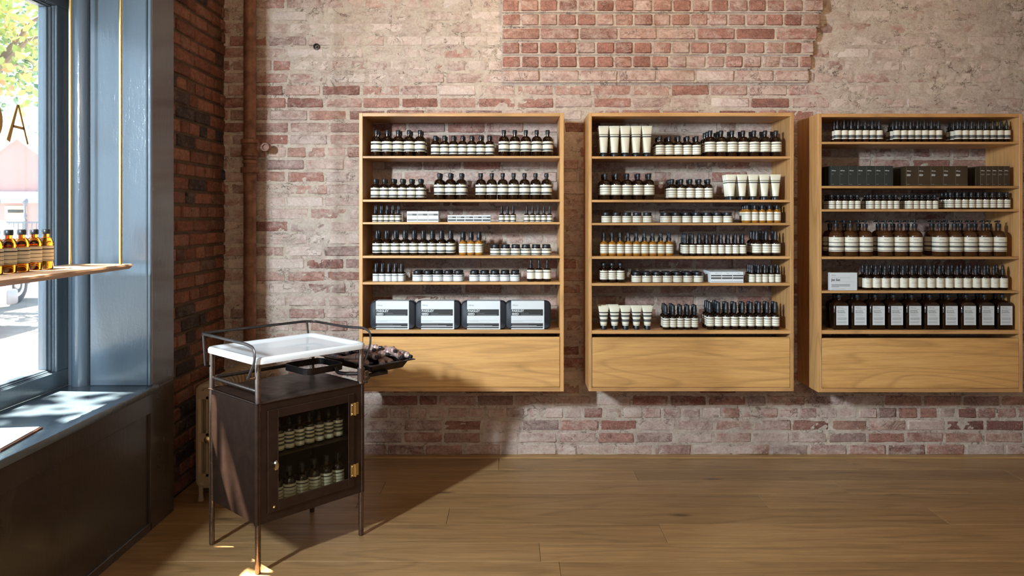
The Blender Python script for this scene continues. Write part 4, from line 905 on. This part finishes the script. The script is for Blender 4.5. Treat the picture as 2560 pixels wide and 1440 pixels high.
# bottles in the cart
M4 = Matrix.Translation(cart.location) @ Matrix.Rotation(TH, 4, 'Z')
bottle('cartS', 'striped_bottle', 0.0205, 0.123, 0.074, 0.092, 0.0070, drop(0.008, 0.098, 0.108, 0.0045, 0.124), (0.009, 0.073), 'g')
bottle('cartT', 'striped_bottle', 0.0262, 0.160, 0.096, 0.126, 0.0090, screw(0.0105, 0.139, 0.160), (0.040, 0.094), 'b')
for i in range(7): inst('cartS', M4 @ Vector((0.122 + i * 0.0455, 0.062, 0.4168)), TH + RN.uniform(-.2, .2), f"{ORD[i]} from the left of seven striped bottles on the cart's upper shelf", 'striped bottles on the upper shelf inside the cart')
for i in range(6): inst('cartT', M4 @ Vector((0.112 + i * 0.0568, 0.064, 0.1895)), TH + RN.uniform(-.2, .2), f"{ORD[i]} from the left of six striped bottles on the cart floor", 'striped bottles on the bottom inside the cart')
# crumpled tubes in the side tray
def squeezed(seed):
    r = random.Random(seed); n = 14; K = 12; L = 0.115; R0 = 0.0135; rings = []; bend = r.uniform(-.018, .018); cur = r.uniform(0.004, .02)
    cx_ = lambda t: bend * t * t
    for i in range(K + 1):
        t = i / K; fl = sst(0.25, 0.95, t); w_ = R0 * (1 + .45 * fl); h_ = R0 * (1 - fl) + .0012; ring = []
        for k in range(n):
            a = 2 * math.pi * k / n; cr = 1 + 0.16 * fl * math.sin(k * 2.3 + i * 1.7 + seed) + .05 * r.uniform(-1, 1)
            ring.append((cx_(t) + w_ * math.cos(a) * (1 + .05 * r.uniform(-1, 1) * fl), L * t, h_ * math.sin(a) * cr + R0 * (1 - fl * .4) + cur * t * t + .003 * fl * math.sin(a * 3 + i)))
        rings.append(ring)
    mb = MB(); sh = [(R0 * .45, -.012), (R0 * .5, -.007), (R0 * .95, -.001)]
    pre = [[(rr * math.cos(2 * math.pi * k / n), y, R0 + rr * math.sin(2 * math.pi * k / n)) for k in range(n)] for rr, y in sh]
    al = pre + rings; vs = [p for rr in al for p in rr]
    fs = [(i * n + k, (i + 1) * n + k, (i + 1) * n + (k + 1) % n, i * n + (k + 1) % n) for i in range(len(al) - 1) for k in range(n)] + [tuple(range(n)), tuple(range(len(al) * n - 1, (len(al) - 1) * n - 1, -1))]
    mb.add(vs, fs); body = mb.mesh('squeezed_tube', [M_TUBEFOIL], angle=45)
    cap = MB().lathe([(0.0072, 0), (0.0080, .001), (0.0076, .014), (0.006, .015)], 12, 0, Matrix.Translation((0, -.011, R0)) @ Matrix.Rotation(math.pi / 2, 4, 'X')).mesh('cap', [M_CAP])
    bn = MB(); 
    for i0 in (4, 6):
        a_, b2 = al[i0], [tuple(Vector(p) * .75 + Vector(q) * .25) for p, q in zip(al[i0], al[i0 + 1])]
        cen = sum((Vector(p) for p in a_), Vector()) / n
        g_ = lambda p: tuple(cen + (Vector(p) - cen) * 1.0 + Vector(((p[0] - cen.x) * .03, 0, (p[2] - cen.z) * .03)))
        bn.add([g_(p) for p in a_] + [g_(p) for p in b2], [(k, n + k, n + (k + 1) % n, (k + 1) % n) for k in range(n)])
    return body, cap, bn.mesh('printed_band', [M_BLACKP])
tubes = [(.225, .000, 8, 0, .705), (.190, .010, -12, 0, .704), (.085, -.002, -30, 0, .700), (.135, .006, -8, 0, .700), (.045, .05, 20, 0, .699), (.06, .16, -20, 0, .699), (.12, .15, 6, 0, .699), (.175, .165, 14, 0, .699), (.215, .15, -4, 0, .700),
         (.095, .06, -16, 6, .722), (.145, .065, 22, 4, .724), (.195, .09, 10, 2, .724), (.06, .10, 32, 2, .720), (.13, .17, -25, 0, .724), (.20, .20, 30, 0, .722), (.07, .22, 5, 0, .722), (.11, .105, -6, 5, .744), (.155, .13, 28, 3, .745), (.10, .19, 15, 0, .745), (.03, .24, -10, 0, .704), (.16, .25, 12, 0, .704), (.225, .22, 20, 0, .718), (.04, .19, 12, 0, .735), (.185, .045, -20, 4, .738)]
wh = ['at the right corner', 'beside the corner one', 'lowest, under the guard rail', 'at the front centre', 'by the cart post', 'at the back left', 'back layer, centre left', 'back layer, centre', 'back right', 'on top, cap facing front', 'on top, centre, cap facing front', 'upper layer, right', 'upper layer, left', 'upper layer, back', 'upper layer, far right back', 'upper layer, left back', 'topmost of the pile', 'topmost right of the pile', 'topmost at the back', 'lowest at the far left end', 'lowest at the far end', 'right side, far end', 'left side, upper', 'topmost at the front right']
for i, (lx, ly, ang, pitch_, z_) in enumerate(tubes):
    b0, c0, n0 = squeezed(20 + i); r_ = bpy.data.objects.new('squeezed_tube', b0); C.collection.objects.link(r_)
    r_.location = M4 @ Vector((CW + .04 + lx, ly + .02, z_ - .014)); r_.rotation_euler = (math.radians(-pitch_), 0, TH + math.radians(ang))
    if i in (0, 1): r_.rotation_euler.x = math.radians(7); r_.location.z = .703
    tag(r_, 'squeezed brown tube in the side tray, ' + wh[i], 'tube', 'squeezed tubes in the side tray of the cart')
    for me in (c0, n0):
        o = bpy.data.objects.new(me.name.split('.')[0], me); C.collection.objects.link(o); o.parent = r_

# ================================================================== STREET OUTSIDE
M_PAVE = newmat('pale_pavement')[0]; nt = M_PAVE.node_tree; b = nt.nodes['Principled BSDF']; pos = nt.nodes.new('ShaderNodeNewGeometry').outputs['Position']
nt.links.new(ramp(nt, nz(nt, mapped(nt, pos, (1, 1, 1)), 1.6, 6, 0.65), [(0.35, (0.17, 0.165, 0.16)), (0.62, (0.27, 0.26, 0.25))]), b.inputs['Base Color']); b.inputs['Roughness'].default_value = 0.85
gr = MB(); gr.box(-5.2, -2.02, -8, 60, -0.4, -0.06); gr.box(-80, -5.2, -8, 60, -0.4, -0.15); gr.cbox(-5.35, -5.2, -8, 60, -0.4, -0.055, 0.01)
struct(gr.build('pavement', M_PAVE, smooth=False))
struct(MB().box(-2.06, -2.02, Y(-2.4), Y(9), 2.6, 6.5).box(-2.06, -2.02, Y(3.45), Y(9), -0.1, 2.6).build('facade', flat('facade_brick', (0.25, 0.12, 0.08), 0.9), smooth=False))

M_CARW = flat('white_car_paint', (0.75, 0.76, 0.78), 0.2, 0.0, **{'Coat Weight': 0.7}); M_TYRE = flat('tyre_rubber', (0.03, 0.033, 0.04), 0.8)
M_HUB = flat('alloy', (0.6, 0.6, 0.6), 0.35, 0.6); M_CARG = flat('car_window_glass', (0.05, 0.06, 0.07), 0.05); M_LAMP = flat('tail_lamp', (0.5, 0.03, 0.02), 0.2); M_CHROME = flat('grey_bumper', (0.35, 0.37, 0.40), 0.35, 0.3)
def car(loc, label):   # nose towards -y, tail at y=0
    r = empty('parked_car', loc); tag(r, label, 'car', 'cars parked at the kerb')
    prof = [(0.0, 0.42), (0.02, 0.85), (0.10, 0.98), (0.35, 1.02), (0.95, 1.42), (2.0, 1.46), (2.9, 1.05), (4.1, 0.92), (4.3, 0.75), (4.32, 0.35)]
    arch = lambda c: [(c + 0.36 * math.cos(t), 0.30 + 0.36 * math.sin(t)) for t in [k * math.pi / 8 for k in range(9)]]
    low = [(4.2, 0.26)] + [p for p in arch(3.45)] + [p for p in arch(0.85)] + [(0.1, 0.28)]
    out = prof + low; n = len(out)
    bmx = bmesh.new(); vsl = []
    for x in (-0.82, 0.82): vsl.append([bmx.verts.new((x * (0.86 if zz > 1.1 else 1), -yy, zz)) for yy, zz in out])
    bmx.faces.new(vsl[0][::-1]); bmx.faces.new(vsl[1])
    for i in range(n): bmx.faces.new((vsl[0][i], vsl[0][(i + 1) % n], vsl[1][(i + 1) % n], vsl[1][i]))
    bmesh.ops.bevel(bmx, geom=[e for e in bmx.edges if abs(e.verts[0].co.x - e.verts[1].co.x) < 0.3 and min(e.verts[0].co.z, e.verts[1].co.z) > 0.4], offset=0.05, segments=3, affect='EDGES')
    bmesh.ops.triangulate(bmx, faces=[f for f in bmx.faces if len(f.verts) > 6]); me = bpy.data.meshes.new('car_body'); bmx.to_mesh(me); bmx.free(); me.materials.append(M_CARW)
    me.polygons.foreach_set('use_smooth', [True] * len(me.polygons)); me.set_sharp_from_angle(angle=0.6)
    o = bpy.data.objects.new('car_body', me); C.collection.objects.link(o); o.parent = r
    for yy in (0.85, 3.45):
        for s in (-1, 1):
            W = Matrix.Translation((s * 0.74, -yy, 0.31)) @ Matrix.Rotation(math.pi / 2 * s, 4, 'Y')
            w = MB().lathe([(0.20, 0.09), (0.27, 0.10), (0.305, 0.08), (0.31, 0.0), (0.305, -0.08), (0.2, -0.09)], 28, 0, W).build('wheel', M_TYRE, r)
            MB().lathe([(0.06, 0.105), (0.08, 0.085), (0.19, 0.095), (0.20, 0.08)], 20, 0, W).build('hub_cap', M_HUB, w)
    MB().cbox(-0.84, 0.84, -0.16, 0.07, 0.30, 0.50, 0.03, seg=2).build('bumper', M_CHROME, r)
    for s in (-1, 1): MB().cbox(s * 0.78 - 0.06, s * 0.78 + 0.06, -0.12, -0.01, 0.68, 0.88, 0.01).build('tail_lamp', M_LAMP, r)
    MB().add([(-0.60, -0.42, 1.06), (0.60, -0.42, 1.06), (0.56, -0.88, 1.365), (-0.56, -0.88, 1.365)], [(0, 1, 2, 3)]).build('rear_window', M_CARG, r, smooth=False).location = (0, 0.012, 0.02)
    return r
car((-9.25, Y(13.75), -0.15), 'white parked car farther off, its rear wheel under the hanging shelf')
car((-7.55, Y(10.25), -0.15), 'nearer white parked car at the left edge of the photo')

# pink building with white gable trim, d about 30
M_PINK = flat('pink_render', (0.42, 0.25, 0.24), 0.85); M_WTRIM = flat('white_trim', (0.8, 0.8, 0.8), 0.6)
bd_ = empty('pink_building', (-19.6, Y(30), -0.15)); tag(bd_, 'pink building across the street with white gable trim', 'building')
g = MB(); g.add([(-7, 0, 0), (7, 0, 0), (7, 0, 2.1), (3.6, 0, 2.1), (0.05, 0, 4.8), (-3.6, 0, 2.1), (-7, 0, 2.1), (-7, 6, 0), (7, 6, 0), (7, 6, 2.1), (3.6, 6, 2.1), (0.05, 6, 4.8), (-3.6, 6, 2.1), (-7, 6, 2.1)],
      [(0, 1, 2, 3, 4, 5, 6), (13, 12, 11, 10, 9, 8, 7), (0, 7, 8, 1), (1, 8, 9, 2), (2, 9, 10, 3), (3, 10, 11, 4), (4, 11, 12, 5), (5, 12, 13, 6), (6, 13, 7, 0)]).build('wall', M_PINK, bd_, smooth=False)
for s in (-1, 1):
    t = MB(); t.add([(0.05, -0.15, 4.95), (0.05, -0.15, 4.55), (s * 3.9, -0.15, 1.75), (s * 3.9, -0.15, 2.15), (0.05, 0.1, 4.95), (0.05, 0.1, 4.55), (s * 3.9, 0.1, 1.75), (s * 3.9, 0.1, 2.15)],
        [(0, 1, 2, 3), (7, 6, 5, 4), (0, 3, 7, 4), (1, 5, 6, 2), (0, 4, 5, 1), (2, 6, 7, 3)]).build('gable_trim', M_WTRIM, bd_, smooth=False)
MB().cbox(-7, 7, -0.2, 0.05, 2.0, 2.45, 0.02).build('cornice', M_WTRIM, bd_, smooth=False)
MB().cbox(-0.45, 0.42, -0.06, 0.0, 0.9, 1.9, 0.01).build('door_panel', flat('cream_panel', (0.7, 0.55, 0.40), 0.7), bd_, smooth=False)
MB().cbox(-0.30, 0.30, -0.1, -0.05, 1.62, 1.74, 0.01).build('sign', M_BLACKP, bd_, smooth=False)
# iron fence in front of it
fe = empty('iron_fence', (-17.2, Y(26), -0.15)); tag(fe, 'ornate iron fence in front of the pink building', 'fence'); M_IRON = flat('weathered_iron', (0.10, 0.12, 0.16), 0.6)
for i in range(8):
    p = MB().lathe([(0.045, 0), (0.045, 1.3), (0.065, 1.34), (0.035, 1.4), (0.06, 1.5), (0.03, 1.6), (0.035, 1.8), (0.06, 1.88), (0.10, 1.96), (0.09, 2.05), (0.04, 2.12), (0.01, 2.16)], 10).build('post', M_IRON, fe); p.location = (-3.3 + i * 0.95, 0, 0)
bar = MB().box(-0.012, 0.012, -0.012, 0.012, 0.15, 1.28).mesh('baluster', [M_IRON], False)
for i in range(44):
    o = bpy.data.objects.new('baluster', bar); C.collection.objects.link(o); o.parent = fe; o.location = (-3.3 + i * 0.155, 0, 0)
MB().box(-3.4, 3.5, -0.02, 0.02, 1.24, 1.30).box(-3.4, 3.5, -0.02, 0.02, 0.2, 0.26).build('rail', M_IRON, fe, smooth=False)

def leaf_mat(name, stops):
    m, nt, b = newmat(name); pos = nt.nodes.new('ShaderNodeNewGeometry').outputs['Position']
    n = nt.nodes.new('ShaderNodeTexWhiteNoise'); sn = nt.nodes.new('ShaderNodeVectorMath'); sn.operation = 'SNAP'; sn.inputs[1].default_value = (0.25, 0.25, 0.25)
    nt.links.new(pos, sn.inputs[0]); nt.links.new(sn.outputs[0], n.inputs['Vector'])
    nt.links.new(ramp(nt, n.outputs['Value'], stops), b.inputs['Base Color']); b.inputs['Roughness'].default_value = 0.6
    b.inputs['Transmission Weight'].default_value = 0.0; return m
ML1 = leaf_mat('yellowing_leaves', [(0.0, (0.22, 0.32, 0.08)), (0.5, (0.34, 0.44, 0.12)), (0.8, (0.55, 0.50, 0.18)), (1.0, (0.65, 0.28, 0.12))])
ML2 = leaf_mat('green_leaves', [(0.0, (0.05, 0.12, 0.07)), (0.6, (0.10, 0.20, 0.10)), (1.0, (0.25, 0.33, 0.14))])
M_BARK = flat('bark', (0.16, 0.12, 0.09), 0.9)
def tree(loc, h0, rad, n, size, mat, label, seed):
    r = random.Random(seed); t = empty('street_tree', loc); tag(t, label, 'tree', 'street trees')
    MB().tube([(0, 0, 0), (0.05, 0.03, h0 * 0.5), (0, 0, h0 + rad * 0.3)], [0.16, 0.13, 0.06], 10).build('trunk', M_BARK, t)
    br = MB()
    for k in range(9):
        a = r.uniform(0, 6.28); e = Vector((math.cos(a), math.sin(a), r.uniform(-0.1, 0.9))) * rad * 0.85
        br.tube([(0, 0, h0 - 0.4), tuple(Vector((0, 0, h0)) + e * 0.5 + Vector((0, 0, 0.1))), tuple(Vector((0, 0, h0)) + e)], [0.06, 0.035, 0.01], 6)
    br.build('branches', M_BARK, t)
    cl = [Vector((r.gauss(0, 0.5), r.gauss(0, 0.5), r.gauss(0, 0.42))) * rad for _ in range(34)]
    fo = MB(); vs, fs = [], []
    for k in range(n):
        c = r.choice(cl) + Vector((r.gauss(0, 1), r.gauss(0, 1), r.gauss(0, 1))) * rad * 0.14 + Vector((0, 0, h0 + rad * 0.3))
        u = Vector((r.uniform(-1, 1), r.uniform(-1, 1), r.uniform(-1, 1))).normalized(); w = u.cross(Vector((r.uniform(-1, 1), r.uniform(-1, 1), 0.3))).normalized(); s = size * r.uniform(0.6, 1.3)
        o = len(vs); vs += [c - u * s, c - u * s * .3 + w * s * .6, c + u * s * .4 + w * s * .5, c + u * s, c + u * s * .4 - w * s * .5, c - u * s * .3 - w * s * .6]
        fs.append((o, o + 1, o + 2, o + 3, o + 4, o + 5))
    o = fo.add(vs, fs).build('foliage', mat, t, smooth=False); o['kind'] = 'stuff'
tree((-8.2, Y(11.6), -0.06), 3.7, 1.9, 3800, 0.075, ML1, 'nearer street tree with yellowing leaves outside the window', 3)
tree((-4.22, Y(2.55), -0.06), 4.2, 1.25, 2300, 0.085, ML1, 'added street tree out of frame, dappling the sunlight on the window sill', 5)  # unseen tree, added to break up the sun falling on the sill
tree((-11.3, Y(19.5), -0.15), 4.9, 2.3, 5000, 0.085, ML2, 'darker green street tree farther down outside the window', 8)
